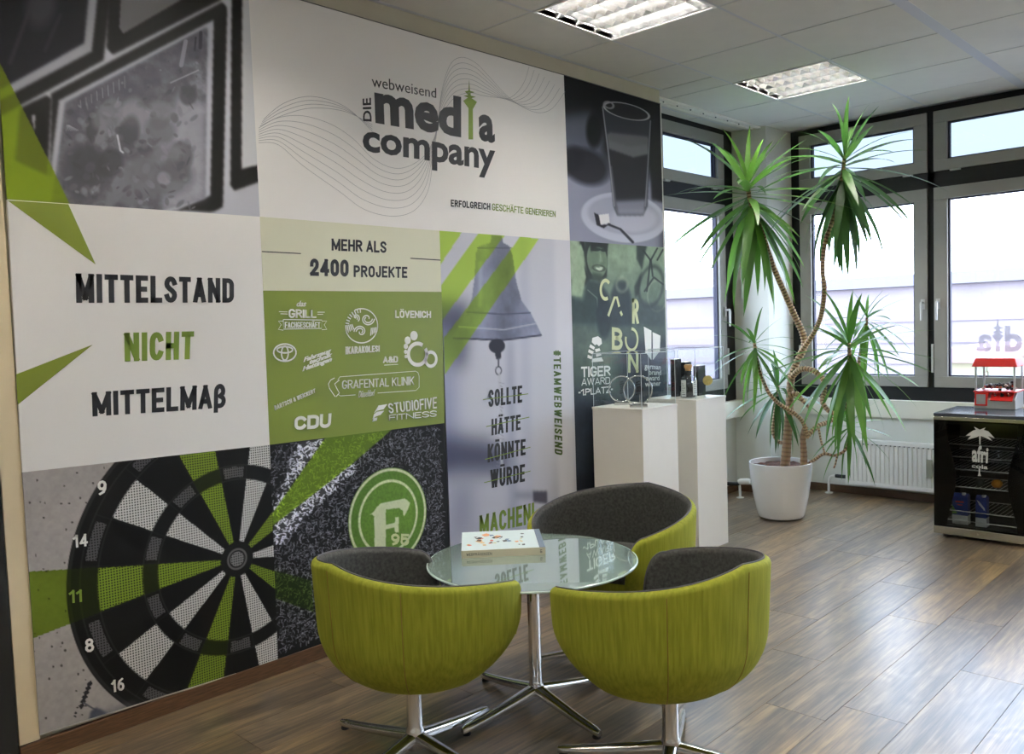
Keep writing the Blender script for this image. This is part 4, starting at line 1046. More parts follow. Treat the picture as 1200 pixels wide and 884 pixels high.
# thin edge profile around the board
pts = [r3[0], r3[1], r3[2], r3[3], r3[4]]
b = MB()
for a, c in zip(pts[:-1], pts[1:]):
    b.prism([(a[0], a[1]-.004), (c[0], c[1]-.004), (c[0], c[1]-.0002), (a[0], a[1]-.0002)], lambda q: (q[0]-moff.x, -.002, q[1]-moff.z), lambda q: (q[0]-moff.x, .0175, q[1]-moff.z))
b.obj('edge_profile', mat('edge_aluminium', rgb(200, 198, 192), .35, metal=.6), mural)
b = MB()
for a, c in zip(r0[:-1], r0[1:]):
    b.prism([(a[0], a[1]+.0002), (c[0], c[1]+.0002), (c[0], c[1]+.004), (a[0], a[1]+.004)], lambda q: (q[0]-moff.x, -.002, q[1]-moff.z), lambda q: (q[0]-moff.x, .0175, q[1]-moff.z))
b.obj('edge_profile', mat('edge_dark', rgb(90, 90, 88), .4), mural)
b = MB(); b.prism([(r0[4][0]+.0002, r0[4][1]), (r1[4][0]+.0002, r1[4][1]), (r3[4][0]+.0002, r3[4][1]), (r3[4][0]+.012, r3[4][1]), (r0[4][0]+.012, r0[4][1])], lambda q: (q[0]-moff.x, 0, q[1]-moff.z), lambda q: (q[0]-moff.x, .0175, q[1]-moff.z))
b.obj('edge_profile', M_white, mural)
#PART3
# ------------------------------------------------------------------ swivel tub chairs
def sstep(a, b, x):
    t = min(1, max(0, (x-a)/(b-a))); return t*t*(3-2*t)
RX, RY = .318, .332
def top_z(phi):
    "rim height, phi = degrees from the forward direction"
    phi = abs(phi)
    if phi >= 57: return .598+.104*((phi-57)/123)**.8
    if phi <= 42: return .405
    t = (57-phi)/15
    return .405+.193*(max(0, 1-t**2.3))**(1/2.3)
def prof(t): return (math.sin(t))**.58, .276+.209*(1-math.cos(t))**1.15
OFFX = .035
def plan(th, s):
    c, q = math.cos(th), math.sin(th)
    e = 2.25; r = (abs(c/(RX))**e+abs(q/(RY))**e)**(-1/e)
    return r*s*c, r*s*q
TH = .038
phis = sorted(set([-180+6*k for k in range(61)]+[a*b for a in (40, 42, 42.25, 42.7, 43.5, 44.6, 46, 47.6, 49.4, 51.3, 53.2, 55.2, 57.2) for b in (-1, 1)]))[:-1]
def shell_rows():
    G_, I_, R_ = [], [], []
    for ph in phis:
        th = math.radians(ph); T = top_z(ph)-TH/2; row = []
        # lower bowl then straight wall
        pts = []
        zb_ = min(T, .485)
        tm_ = math.acos(1-((zb_-.276)/.209)**(1/1.15)) if zb_ < .4849 else PI/2
        for k in range(16):
            s, z = prof(.001+(tm_-.001)*k/15); pts.append((s, z))
        s0, z0 = pts[-1]
        for k in range(1, 9):
            z = z0+max(.0005*k, (T-z0)*k/8)
            pts.append((s0*(1+.03*max(0, z-.485)/.2), z))
        for s, z in pts:
            x, y = plan(th, s); lift = .10*max(0, x/.30)**1.2*max(0, 1-(z-.276)/.21)
            row.append((x, y, z+lift))
        s1 = pts[-1][0]; x, y = plan(th, s1); L_ = math.hypot(x, y); ux, uy = x/L_, y/L_
        for k in range(1, 5):      # rounded rim
            a = PI*k/8*1.0
            rr = L_-TH/2+TH/2*math.cos(a); row.append((ux*rr, uy*rr, T+TH/2*math.sin(a)))
        # piping line and inner lining
        a = PI*4.25/8; rr = L_-TH/2+TH/2*math.cos(a); R_.append((ux*rr, uy*rr, T+TH/2*math.sin(a)+.0005))
        inner = []
        for k in range(5):
            a = PI*(4.25+3.75*k/4)/8; r4 = L_-TH/2+TH/2*math.cos(a); inner.append((ux*r4, uy*r4, T+TH/2*math.sin(a)))
        zlow = min(.425, T-.006)
        for k in range(1, 5):
            inner.append((ux*(r4-.010*k/4), uy*(r4-.010*k/4), T+(zlow-T)*k/4))
        row.append((ux*rr, uy*rr, T+TH/2*math.sin(PI*4.25/8)-.0003))
        G_.append(row); I_.append(inner)
    return G_, I_, R_
_G, _I, _R = shell_rows()
def leg_mesh(R, hz=.088, tz=.034, w0=.046, w1=.030):
    rows = []
    for k in range(15):
        u = k/14; x = .02+u*(R-.02)
        zt_ = tz+(hz-tz)*(1-u)**1.55+.004*math.sin(u*PI); w_ = w0+(w1-w0)*u; h_ = .030-.010*u
        if k == 14: w_ *= .55; zt_ -= .004
        rows.append([(x, -w_/2, zt_-h_), (x, -w_/2, zt_-h_*.35), (x, -w_*.30, zt_-.002), (x, 0, zt_), (x, w_*.30, zt_-.002), (x, w_/2, zt_-h_*.35), (x, w_/2, zt_-h_), (x, -w_/2, zt_-h_)])
    b = MB().grid(rows); n = len(rows[0])-1
    b.f.append(tuple(range(n))); b.f.append(tuple(14*(n+1)+j for j in range(n)))
    return b.mesh('leg', 50)
def star_base(t, R, rz0, mat_, hub=.05):
    me = leg_mesh(R)
    for k in range(4):
        l = link('leg', me, mat_, t); l.rotation_euler = (0, 0, math.radians(rz0+90*k)); 
        g = MB().lathe([(.001, 0), (.014, 0), (.015, .004), (.012, .0135), (.001, .0135)], (R-.018, 0, 0), 16).obj('glide', M_rubber, l, 40)
tubs = []
def make_tub(loc, head, base_ang, label):
    t = empty('tub_chair', (loc[0], loc[1], 0), math.radians(head)); tag(t, label, 'chair', 'green tub chairs around the glass table')
    if not tubs:
        up_parts = [MB().grid(_G, True).obj('outer_shell', M_green, t, 60)]
        up_parts.append(MB().grid(_I, True).obj('inner_lining', M_grey, t, 60))
        up_parts.append(MB().tube(_R+[_R[0]], .0032, 6, False).obj('piping', M_pipe, t, 60))
        # seat cushion
        rows = []
        for ph in range(0, 360, 6):
            th = math.radians(ph); r_ = [plan(th, s) for s in (.0, .55, .76, .825, .845, .83, .79)]
            zz = (.455, .452, .444, .434, .415, .395, .375)
            rows.append([(a[0], a[1], z) for a, z in zip(r_, zz)])
        up_parts.append(MB().grid(rows, True).obj('seat_cushion', M_grey, t, 50))
        for ph in (-132, 132, 180):
            i = min(range(len(phis)), key=lambda k: abs(phis[k]-ph)) if ph != 180 else 0
            line_ = [Vector(q) for q in _G[i][6:-5]]
            out_ = [q+Vector((q.x, q.y, 0)).normalized()*.0004 for q in line_]
            up_parts.append(MB().tube(out_, .0013, 6).obj('seam', M_seam, t, 60))
        for o in up_parts: o.location.x = OFFX
        MB().lathe([(.001, .03), (.030, .03), (.033, .060), (.030, .095), (.0255, .105), (.0255, .280), (.05, .276), (.05, .290), (.001, .290)], n=32).obj('column', M_chrome, t, 40)
        star_base(t, .367, base_ang-head, M_alu)
        tubs.append(t)
        return t
    src = tubs[0]
    legs = 0
    for ch in [c for c in COL.objects if c.parent == src]:
        c = ch.copy(); COL.objects.link(c); c.parent = t
        if ch.name.startswith('leg'):
            c.rotation_euler = (0, 0, math.radians(base_ang-head+90*legs)); legs += 1
        for g in [g for g in COL.objects if g.parent == ch]:
            d = g.copy(); COL.objects.link(d); d.parent = c
    return t
make_tub((1.73, 2.155), -6, 6, 'green tub chair on a chrome base, in front of the dart board and turf pictures')
make_tub((2.205, 1.475), 86, 27, 'green tub chair seen from behind, standing on the open floor side of the glass table')
make_tub((2.80, 2.12), 184, 45, 'green tub chair behind the glass table, its grey inside showing, before the white pedestals')

# ------------------------------------------------------------------ glass table
tb = empty('coffee_table', (2.253, 2.09, 0), 0); tag(tb, 'small round frosted glass table on a chrome pedestal between the three chairs', 'table')
M_frost = mat('frosted_glass', rgb(134, 154, 143), .04, spec=1.0, coat=1.0)
M_frost.node_tree.nodes['Principled BSDF'].inputs['Coat IOR'].default_value = 1.9
M_frost.node_tree.nodes['Principled BSDF'].inputs['Coat Roughness'].default_value = .02
M_gedge = mat('glass_edge', rgb(206, 226, 220), .15, spec=.7)
MB().lathe([(.001, .547), (.379, .547), (.380, .550), (.380, .554), (.3785, .5555), (.001, .5555)], n=96).obj('table_top', M_frost, tb, 30)
MB().tube([(.3808*math.cos(a), .3808*math.sin(a), .5505) for a in np.linspace(0, 2*PI, 97)], .0042, 8, False).obj('glass_rim', M_gedge, tb, 60)
MB().lathe([(.001, .05), (.026, .05), (.030, .075), (.024, .098), (.0225, .105), (.0225, .53), (.06, .538), (.10, .5465), (.001, .5465)], n=32).obj('column', M_chrome, tb, 40)
star_base(tb, .335, -8, M_alu)

# book on the table
zb = .556
q0, q1 = P(541, 654.8, 2, zb), P(639.3, 650.2, 2, zb); q3 = P(536, 632.5, 2, zb)
ux = (q1-q0); bw = ux.length; ang = math.atan2(ux.y, ux.x)
bd = .285
bk = empty('book', (q0.x, q0.y, zb), ang); tag(bk, 'thick white book with a colourful collage cover lying on the glass table', 'book')
M_paper = mat('paper', rgb(236, 232, 218), .7); M_cover = mat('cover_blue', rgb(222, 238, 240), .4); M_spine = mat('spine_cream', rgb(226, 220, 196), .5)
bh = .0285
MB().box((.003, .003, .002), (bw-.003, bd-.004, bh-.0022)).obj('page_block', M_paper, bk)
MB().box((0, 0, 0), (bw, bd, .0019)).obj('back_cover', M_cover, bk)
MB().box((0, 0, bh-.002), (bw, bd, bh)).obj('front_cover', M_cover, bk)
MB().box((0, -.0012, 0), (bw, -.00005, bh)).obj('spine', M_spine, bk)
MB().box((bw-.022, .0, bh+.00005), (bw, bd, bh+.0006)).obj('cover_stripe', mat('slate_print', rgb(98, 112, 130), .5), bk)
I3 = Vector((0, 0, 0))
v_, f_ = stroke_text('WEBPRÄSENZEN', .12, .16, 7.4)
def flat_text(name, txt, x0, x1, y0, y1, m, parent, on='top', h=0, t=.12, gap=.14, flip=False):
    wd, ht = abs(x1-x0), abs(y1-y0); vs, fs = stroke_text(txt, t, gap, wd/ht); V = []
    for u, v in vs:
        a, b = x0+(x1-x0)*u, y0+(y1-y0)*v
        V.append((a, -.0016, b) if on == 'front' else (a, b, h))
    me = bpy.data.meshes.new(name); me.from_pydata(V, [], fs); return link(name, me, m, parent)
flat_text('lettering', 'WEBPRÄSENZEN', .018, .112, .0085, .021, M_lettblack, bk, 'front')
o_ = flat_text('lettering', '01', 0, .012, 0, .009, M_lettblack, bk, 'top', 0, .2, .2)
for v in o_.data.vertices: v.co = (bw-.012-v.co.y*.9, -.0016, .008+v.co.x)
rr_ = random.Random(5)
pal = [rgb(30, 34, 40), rgb(232, 196, 140), rgb(60, 70, 84), rgb(240, 170, 120), rgb(40, 40, 44), rgb(214, 200, 120), rgb(120, 150, 180), rgb(226, 120, 100)]
pmats = [mat('collage_print', c, .5) for c in pal]
for k in range(34):
    cx_ = .02+rr_.random()**1.25*(bw-.09); cy_ = .05+rr_.random()*(bd-.11); a_ = rr_.uniform(0, PI); n_ = rr_.choice((3, 4, 4, 5)); s_ = rr_.uniform(.006, .017)*(1.3-cx_/bw)
    poly_ = [(cx_+s_*rr_.uniform(.6, 1.3)*math.cos(a_+2*PI*i/n_), cy_+1.3*s_*rr_.uniform(.6, 1.3)*math.sin(a_+2*PI*i/n_)) for i in range(n_)]
    MB().prism(poly_, lambda q: (q[0], q[1], bh+.00008+k*.00002), lambda q: (q[0], q[1], bh+.0003+k*.00002)).obj('collage_patch', pmats[k % len(pmats)], bk)

# ------------------------------------------------------------------ pedestals and display cases
M_acr_edge = mat('acrylic_edge', rgb(226, 236, 238), .2, spec=.8)
def pedestal(x, y, label):
    t = empty('pedestal', (x, y, 0)); tag(t, label, 'pedestal', 'white display pedestals')
    MB().box((-.172, -.172, .0), (.172, .172, .916)).obj('plinth_body', M_whiteP, t, bev=.0015)
    MB().box((-.174, -.174, .9165), (.174, .174, .930)).obj('plinth_top', M_whiteP, t, bev=.001)
    return t
P1 = (3.992, 2.862); P2 = (4.572, 2.881)
pedestal(*P1, 'white square pedestal carrying the two ring trophies, nearer the chairs')
pedestal(*P2, 'white square pedestal carrying the bottle and black blocks, nearer the windows')
def case(x, y, label):
    t = empty('display_case', (x, y, .9305)); tag(t, label, 'display case', 'acrylic display cases on the pedestals')
    h, e, H_ = .166, .004, .300
    for a in ((-h, -h, h, -h+e), (-h, h-e, h, h), (-h, -h+e, -h+e, h-e), (h-e, -h+e, h, h-e)):
        MB().box((a[0], a[1], 0), (a[2], a[3], H_-.0001)).obj('acrylic_wall', M_acryl, t)
    MB().box((-h, -h, H_), (h, h, H_+e)).obj('acrylic_lid', M_acryl, t)
    b = MB(); r = .0016
    for sx in (-h, h):
        for sy in (-h, h): b.tube([(sx, sy, .002), (sx, sy, H_)], r, 6)
    for a, c in (((-h, -h), (h, -h)), ((h, -h), (h, h)), ((h, h), (-h, h)), ((-h, h), (-h, -h))): b.tube([(a[0], a[1], H_+.003), (c[0], c[1], H_+.003)], r*1.2, 6)
    b.obj('polished_edges', M_acr_edge, t)
    return t
case(*P1, 'clear acrylic case over the two ring trophies')
case(*P2, 'clear acrylic case over the bottle and black blocks')
TZ = .9305
def ring_trophy(px, py, d, r, label):
    p_ = P(px, py, 2, TZ); t = empty('ring_trophy', (p_.x, p_.y, TZ), math.radians(44)); tag(t, label, 'trophy', 'ring trophies')
    # faces the camera: local y axis points away from it
    b = MB(); b.tube([(0+r*math.cos(a), 0, .018+r+r*math.sin(a)) for a in np.linspace(0, 2*PI, 49)], .0042, 8, False)
    # turn the ring plane across the line of sight
    t.rotation_euler = (0, 0, math.radians(-46))
    b.obj('chrome_ring', M_chrome, t, 60)
    MB().box((-r*.62, -.018, 0), (r*.62, .018, .0165)).obj('foot_block', M_alu, t, bev=.002)
    MB().lathe([(.001, -.002), (r-.005, -.002), (r-.005, .002), (.001, .002)], n=40).obj('glass_disc', M_acryl, t, 30).rotation_euler = (PI/2, 0, 0)
    d_ = [c for c in COL.objects if c.parent == t and c.name.startswith('glass_disc')][0]; d_.location = (0, 0, .018+r)
    b = MB()
    for k in range(6):
        z0_ = .018+r*(1.55-.17*k); x_ = r*(.16+.05*math.sin(k*1.7))
        b.prism([(-x_, z0_), (x_*.8, z0_+.007), (x_, z0_+.001), (-x_*.7, z0_-.006)], lambda q: (q[0], -.0036, q[1]), lambda q: (q[0], -.0028, q[1]))
    b.obj('striped_engraving', M_lettblack, t)
ring_trophy(729, 474.6, 0, .074, 'chrome ring trophy with glass disc, the one standing further back')
ring_trophy(748, 477.4, 0, .079, 'chrome ring trophy with glass disc, the one standing in front')
t = empty('pin_trophy', (4.125, 2.92, TZ)); tag(t, 'small dark figure on a thin metal post beside the ring trophies', 'trophy')
MB().lathe([(.001, 0), (.016, 0), (.016, .004), (.003, .006), (.0022, .09), (.001, .092)], n=16).obj('post', M_alu, t, 40)
MB().prism([(-.02, .070), (-.006, .060), (.012, .066), (.016, .085), (.004, .100), (-.012, .094)], lambda q: (q[0]*.7, -.006+q[0]*-.7, q[1]), lambda q: (q[0]*.7, .004+q[0]*-.7, q[1])).obj('figure', M_black, t)

def at_top(px, py): return P(px, py, 2, TZ)
def block(px, w_, d_, h_, off_, label):
    p_ = off_; t = empty('award_block', (p_[0], p_[1], TZ)); tag(t, label, 'award', 'black award blocks')
    MB().box((-w_/2, -d_/2, 0), (w_/2, d_/2, h_-.0031)).obj('block_body', M_black, t, bev=.001)
    MB().box((-w_/2, -d_/2, h_-.003), (w_/2, d_/2, h_)).obj('block_top', M_white, t)
block(0, .07, .035, .236, (4.57, 2.955), 'tall black award block left behind the bottle')
block(0, .07, .035, .214, (4.655, 2.935), 'black award block of middle height behind the bottle')
block(0, .085, .035, .190, (4.69, 2.86), 'lowest black award block right of the bottle')
p_ = at_top(807, 466.6); bt = empty('bottle', (4.52, 2.835, TZ), math.radians(-40)); tag(bt, 'clear glass bottle with cork and white labels on the right pedestal', 'bottle')
M_bgl = glass_mat('bottle_glass', (.90, .93, .95, 1), 3.5, .03); M_lbl = mat('label_paper', rgb(226, 226, 220), .7); M_cork = mat('cork', rgb(196, 150, 100), .8, noise=.2, nscale=60)
MB().lathe([(.001, .001), (.048, .001), (.052, .006), (.052, .108), (.046, .124), (.026, .136), (.019, .142), (.019, .158), (.022, .160), (.022, .166), (.001, .166)], n=32).obj('bottle_glass', M_bgl, bt, 40)
MB().lathe([(.001, .006), (.047, .006), (.047, .095), (.001, .095)], n=32).obj('liquid', mat('dark_liquid', (.03, .032, .034, 1), .1), bt, 40)
MB().lathe([(.001, .1665), (.018, .1665), (.019, .182), (.024, .183), (.024, .200), (.020, .204), (.001, .204)], n=24).obj('cork', M_cork, bt, 40)
for a0, a1, z0_, z1_ in ((-1.35, -.55, .018, .105), (-2.85, -2.15, .010, .112)):
    MB().grid([[(.0528*math.cos(a), .0528*math.sin(a), z) for z in (z0_, z1_)] for a in np.linspace(a0, a1, 8)]).obj('label', M_lbl, bt, 60)
    b = MB()
    for k in range(6):
        zz = z0_+.012+k*.013
        b.grid([[(.0531*math.cos(a), .0531*math.sin(a), z) for z in (zz, zz+.003)] for a in np.linspace(a0+.12, a1-.12-.1*(k % 3), 6)])
    b.obj('label_print', M_lettblack, bt)
md = empty('medal', (4.655, 2.78, TZ), math.radians(-46)); tag(md, 'round gold medal on a slim stand at the right of the bottle', 'medal')
M_gold = mat('gold', rgb(214, 190, 120), .35, metal=.6, noise=.15, nscale=60)
MB().lathe([(.001, -.003), (.029, -.003), (.031, 0), (.029, .003), (.001, .003)], n=36).obj('medal_disc', M_gold, md, 30)
d_ = [c for c in COL.objects if c.parent == md][0]; d_.rotation_euler = (PI/2, 0, 0); d_.location = (0, 0, .098)
MB().tube([(.023*math.cos(a), -.0036, .098+.023*math.sin(a)) for a in np.linspace(0, 2*PI, 33)], .001, 6, False).obj('medal_ring', M_gold, md, 60)
MB().box((-.003, .0045, .004), (.003, .008, .098)).box((-.025, -.015, 0), (.025, .02, .0035)).obj('stand', M_acryl, md)

# ------------------------------------------------------------------ yucca in its white pot
PC = Vector((5.575, 2.765, 0)); PDEP = PC.dot(CF)+CH*-CF.z*0
pl = empty('potted_yucca', PC); tag(pl, 'tall branching yucca with seven leafy crowns in a white pot by the window corner', 'plant')
M_pot = mat('pot_white', rgb(240, 238, 236), .22, spec=.5)
M_soil = mat('bark_soil', rgb(78, 46, 32), .95, noise=.6, nscale=60, bump=1.0, bscale=90)
MB().lathe([(.001, .004), (.135, .004), (.152, .012), (.160, .03), (.185, .15), (.203, .27), (.2125, .385), (.2130, .392), (.2100, .394), (.2030, .392), (.2020, .34), (.001, .34)], n=56).obj('pot', M_pot, pl, 40)
rows = []
nv = vnoise((40, 40), 4, 3, 4)
for i in range(40):
    a = 2*PI*i/40; rows.append([(r*math.cos(a), r*math.sin(a), .362+.016*(nv[int(20+r*90*math.cos(a)) % 40, int(20+r*90*math.sin(a)) % 40]-.5)*2) for r in (.001, .04, .08, .12, .16, .185, .2012)])
MB().grid(rows, True).obj('bark_mulch', M_soil, pl)
MB().prism([(-.19, .05), (-.16, .02), (-.13, .05), (-.15, .09)], lambda q: (q[0], q[1], .380), lambda q: (q[0], q[1], .386)).obj('water_gauge', M_rubber, pl)

def bark_mat():
    M = bpy.data.materials.new('bark'); M.use_nodes = True
    n = M.node_tree.nodes; L = M.node_tree.links; b = n['Principled BSDF']; a = n.new('ShaderNodeAttribute'); a.attribute_name = 'bark'
    t = n.new('ShaderNodeTexCoord'); z = n.new('ShaderNodeTexNoise'); z.inputs['Scale'].default_value = 70; L.new(t.outputs['Object'], z.inputs[0])
    mx = n.new('ShaderNodeMixRGB'); mx.blend_type = 'MULTIPLY'; mx.inputs[0].default_value = .6; L.new(a.outputs['Color'], mx.inputs[1]); L.new(z.outputs['Color'], mx.inputs[2])
    g = n.new('ShaderNodeMixRGB'); g.blend_type = 'ADD'; g.inputs[0].default_value = .35; L.new(mx.outputs[0], g.inputs[1]); L.new(a.outputs['Color'], g.inputs[2])
    L.new(g.outputs[0], b.inputs['Base Color']); b.inputs['Roughness'].default_value = .85
    return M
M_bark = bark_mat()
def stem(pts, r0_, r1_, thick=False):
    "pts: (px, py, depth); ringed bark with alternating leaf scars"
    k_ = .64 if thick else .80; r0_ *= k_; r1_ *= k_
    w3 = [PD(*q)-PC for q in pts]
    w3 = [Vector(q) for q in catmull([tuple(q) for q in w3], 8)]
    # resample
    ds = [0]
    for a, c in zip(w3[:-1], w3[1:]): ds.append(ds[-1]+(c-a).length)
    stp = .0075 if not thick else .010; n = max(4, int(ds[-1]/stp)); out_ = []; j = 0
    for k in range(n+1):
        d = ds[-1]*k/n
        while j < len(ds)-2 and ds[j+1] < d: j += 1
        t = (d-ds[j])/max(1e-9, ds[j+1]-ds[j]); out_.append(w3[j].lerp(w3[j+1], t))
    rd = []; cl = []
    for k in range(n+1):
        u = k/n; ph = (k % 3)/3
        rd.append((r0_+(r1_-r0_)*u)*(1+(.16 if k % 3 == 0 else (0 if k % 3 == 1 else -.07))*(.35 if thick else 1)+random.uniform(-.03, .03)))
        if thick: cl.append((.34, .22, .13) if k % 3 else (.20, .12, .07))
        else: cl.append((.10, .045, .022) if k % 3 == 2 else ((.60, .44, .27) if k % 3 == 0 else (.46, .30, .17)))
    b = MB().tube(out_, rd, 9); me = b.mesh('stem', 70)
    at = me.color_attributes.new('bark', 'FLOAT_COLOR', 'POINT')
    arr = np.ones((len(me.vertices), 4), np.float32)
    for k in range(n+1): arr[k*9:(k+1)*9, :3] = cl[k]
    at.data.foreach_set('color', arr.ravel())
    return link('stem', me, M_bark, pl), out_
def leaf_mat(name, c1, c2):
    M = bpy.data.materials.new(name); M.use_nodes = True
    n = M.node_tree.nodes; L = M.node_tree.links; b = n['Principled BSDF']; o = n['Material Output']
    oi = n.new('ShaderNodeObjectInfo'); r = n.new('ShaderNodeValToRGB'); r.color_ramp.elements[0].color = c1; r.color_ramp.elements[1].color = c2
    L.new(oi.outputs['Random'], r.inputs[0])
    t = n.new('ShaderNodeTexCoord'); mp = n.new('ShaderNodeMapping'); mp.inputs['Scale'].default_value = (2, 160, 2); L.new(t.outputs['Generated'], mp.inputs[0])
    z = n.new('ShaderNodeTexNoise'); z.inputs['Scale'].default_value = .3; L.new(mp.outputs[0], z.inputs[0])
    mx = n.new('ShaderNodeMixRGB'); mx.blend_type = 'MULTIPLY'; mx.inputs[0].default_value = .35; L.new(r.outputs[0], mx.inputs[1]); L.new(z.outputs[0], mx.inputs[2])
    L.new(mx.outputs[0], b.inputs['Base Color']); b.inputs['Roughness'].default_value = .38; b.inputs['Specular IOR Level'].default_value = .5
    tr = n.new('ShaderNodeBsdfTranslucent'); L.new(r.outputs[0], tr.inputs[0]); ms_ = n.new('ShaderNodeMixShader'); ms_.inputs[0].default_value = .35
    L.new(b.outputs[0], ms_.inputs[1]); L.new(tr.outputs[0], ms_.inputs[2]); L.new(ms_.outputs[0], o.inputs[0])
    return M
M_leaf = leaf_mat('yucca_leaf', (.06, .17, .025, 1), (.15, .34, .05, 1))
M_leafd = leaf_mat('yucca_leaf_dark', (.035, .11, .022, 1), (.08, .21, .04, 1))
_lm = {}
def leaf_mesh(e0, bend, var, m):
    key = (e0, bend, var, m.name)
    if key in _lm: return _lm[key]
    rg = random.Random(hash((e0, bend, var)) & 0xffff); n = 10; rows = []; x = z = y = 0; a = math.radians(e0); sw_ = rg.uniform(-.10, .10)
    for k in range(n+1):
        u = k/n; wd = .054*(min(1, (u*2.6+.28))**1.0)*(1-u**2.4)**.9*.9+.0006; fold = .20*wd*(1-.5*u)
        c, s_ = math.cos(a), math.sin(a); nx, nz = -s_, c
        tw = sw_*2*u
        rows.append([(x+nx*fold+nx*wd*math.sin(tw), y+wd*math.cos(tw), z+nz*fold+nz*wd*math.sin(tw)), (x, y, z), (x+nx*fold-nx*wd*math.sin(tw), y-wd*math.cos(tw), z+nz*fold-nz*wd*math.sin(tw))])
        x += c/n; z += s_/n; y += sw_*u/n*1.6; a = max(math.radians(-88), a-math.radians(bend)/n*(.4+1.2*u))
    me = MB().grid(rows).mesh('leaf', 80); me.materials.append(m); _lm[key] = me; return me
def crown(st, path, n, L_, up, droop, m=None, wscale=1.0, spread=.30, az0=0.0, seed=1, lowmin=-72):
    rg = random.Random(seed); m = m or M_leaf
    tip = path[-1]
    for i in range(n):
        u = i/(n-1)                        # 0 top .. 1 bottom
        e0 = up-(up-lowmin)*u**.62+rg.uniform(-9, 9); e0 = round(max(-75, min(86, e0))/8)*8
        az = az0+i*2.39996+rg.uniform(-.25, .25)
        k = len(path)-1-int(u*spread/.0075); pos = path[max(0, k)]
        o = link('leaf', leaf_mesh(e0, droop+(16 if e0 > 0 else 8)*round(rg.random()), rg.randint(0, 2), m), None, st)
        s_ = L_*rg.uniform(.82, 1.10)*(.62+.38*min(1, u*3.2))*(1-.08*u); o.location = pos; o.rotation_euler = (0, 0, az); o.scale = (s_, min(s_, s_*wscale), s_)
D0 = PC.dot(CF)+.062
# trunks
tr1, _ = stem([(919, 560, D0), (922, 520, D0), (925, 480, D0), (926, 455, D0), (928, 438, D0-.02)], .052, .040, True)
tr2, _ = stem([(941, 560, D0-.06), (942, 535, D0-.07), (941, 512, D0-.08), (944, 500, D0-.08)], .042, .028, True)
s1, p1 = stem([(927, 442, D0-.02), (934, 424, D0-.03), (942, 408, D0-.04), (941, 392, D0-.05), (932, 372, D0-.06), (920, 345, D0-.1), (906, 312, D0-.15), (892, 270, D0-.2), (880, 240, D0-.22), (876, 214, D0-.22)], .030, .017)
s2, p2 = stem([(936, 416, D0-.03), (948, 399, D0-.12), (957, 384, D0-.2), (963, 366, D0-.3), (966, 340, D0-.4), (964, 315, D0-.45), (967, 285, D0-.5), (977, 255, D0-.55), (985, 225, D0-.58), (990, 183, D0-.6)], .021, .015)
s3, p3 = stem([(946, 512, D0-.08), (941, 495, D0-.12), (930, 484, D0-.16), (914, 474, D0-.2), (902, 462, D0-.24), (895, 448, D0-.26), (888, 428, D0-.28), (884, 402, D0-.3)], .018, .013)
s4, p4 = stem([(922, 516, D0+.02), (914, 519, D0+.05), (906, 508, D0+.08), (907, 490, D0+.1), (910, 472, D0+.12), (912, 452, D0+.12)], .015, .012)
s5, p5 = stem([(928, 442, D0-.03), (938, 433, D0-.1), (952, 434, D0-.18), (964, 444, D0-.24), (966, 458, D0-.28), (964, 472, D0-.32), (975, 484, D0-.38), (988, 480, D0-.42), (994, 462, D0-.44), (996, 435, D0-.45), (995, 402, D0-.46)], .024, .014)
s6, p6 = stem([(945, 512, D0-.05), (958, 500, D0-.02), (972, 494, D0+.02), (986, 484, D0+.05), (998, 470, D0+.08), (1003, 450, D0+.1), (1007, 420, D0+.1), (1013, 398, D0+.1), (1016, 372, D0+.1)], .022, .012)
s7, p7 = stem([(944, 546, D0-.06), (956, 538, D0-.1), (966, 532, D0-.16), (978, 534, D0-.2), (990, 528, D0-.24), (995, 515, D0-.24), (996, 497, D0-.24)], .013, .011)
s8, _ = stem([(959, 500, D0-.02), (962, 516, D0-.08), (966, 530, D0-.15)], .010, .009)
s9, _ = stem([(926, 463, D0-.02), (934, 462, D0-.05), (941, 470, D0-.08), (950, 480, D0-.08)], .026, .010)
s10, _ = stem([(981, 534, D0-.2), (979, 544, D0-.21), (977, 549, D0-.21)], .008, .007)
crown(s1, p1, 56, .72, 84, 20, None, 1.0, .24, .4, 3, -80)
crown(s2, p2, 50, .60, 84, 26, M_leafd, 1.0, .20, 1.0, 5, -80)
crown(s3, p3, 26, .44, 78, 24, None, .85, .07, .2, 7, -76)
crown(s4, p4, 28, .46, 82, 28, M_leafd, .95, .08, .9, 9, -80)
crown(s5, p5, 46, .64, 80, 22, None, 1.0, .16, 0.3, 11, -82)
crown(s6, p6, 26, .46, 78, 30, None, .85, .06, 2.0, 13, -78)
crown(s7, p7, 20, .40, 78, 26, None, .8, .05, 0.0, 15, -80)

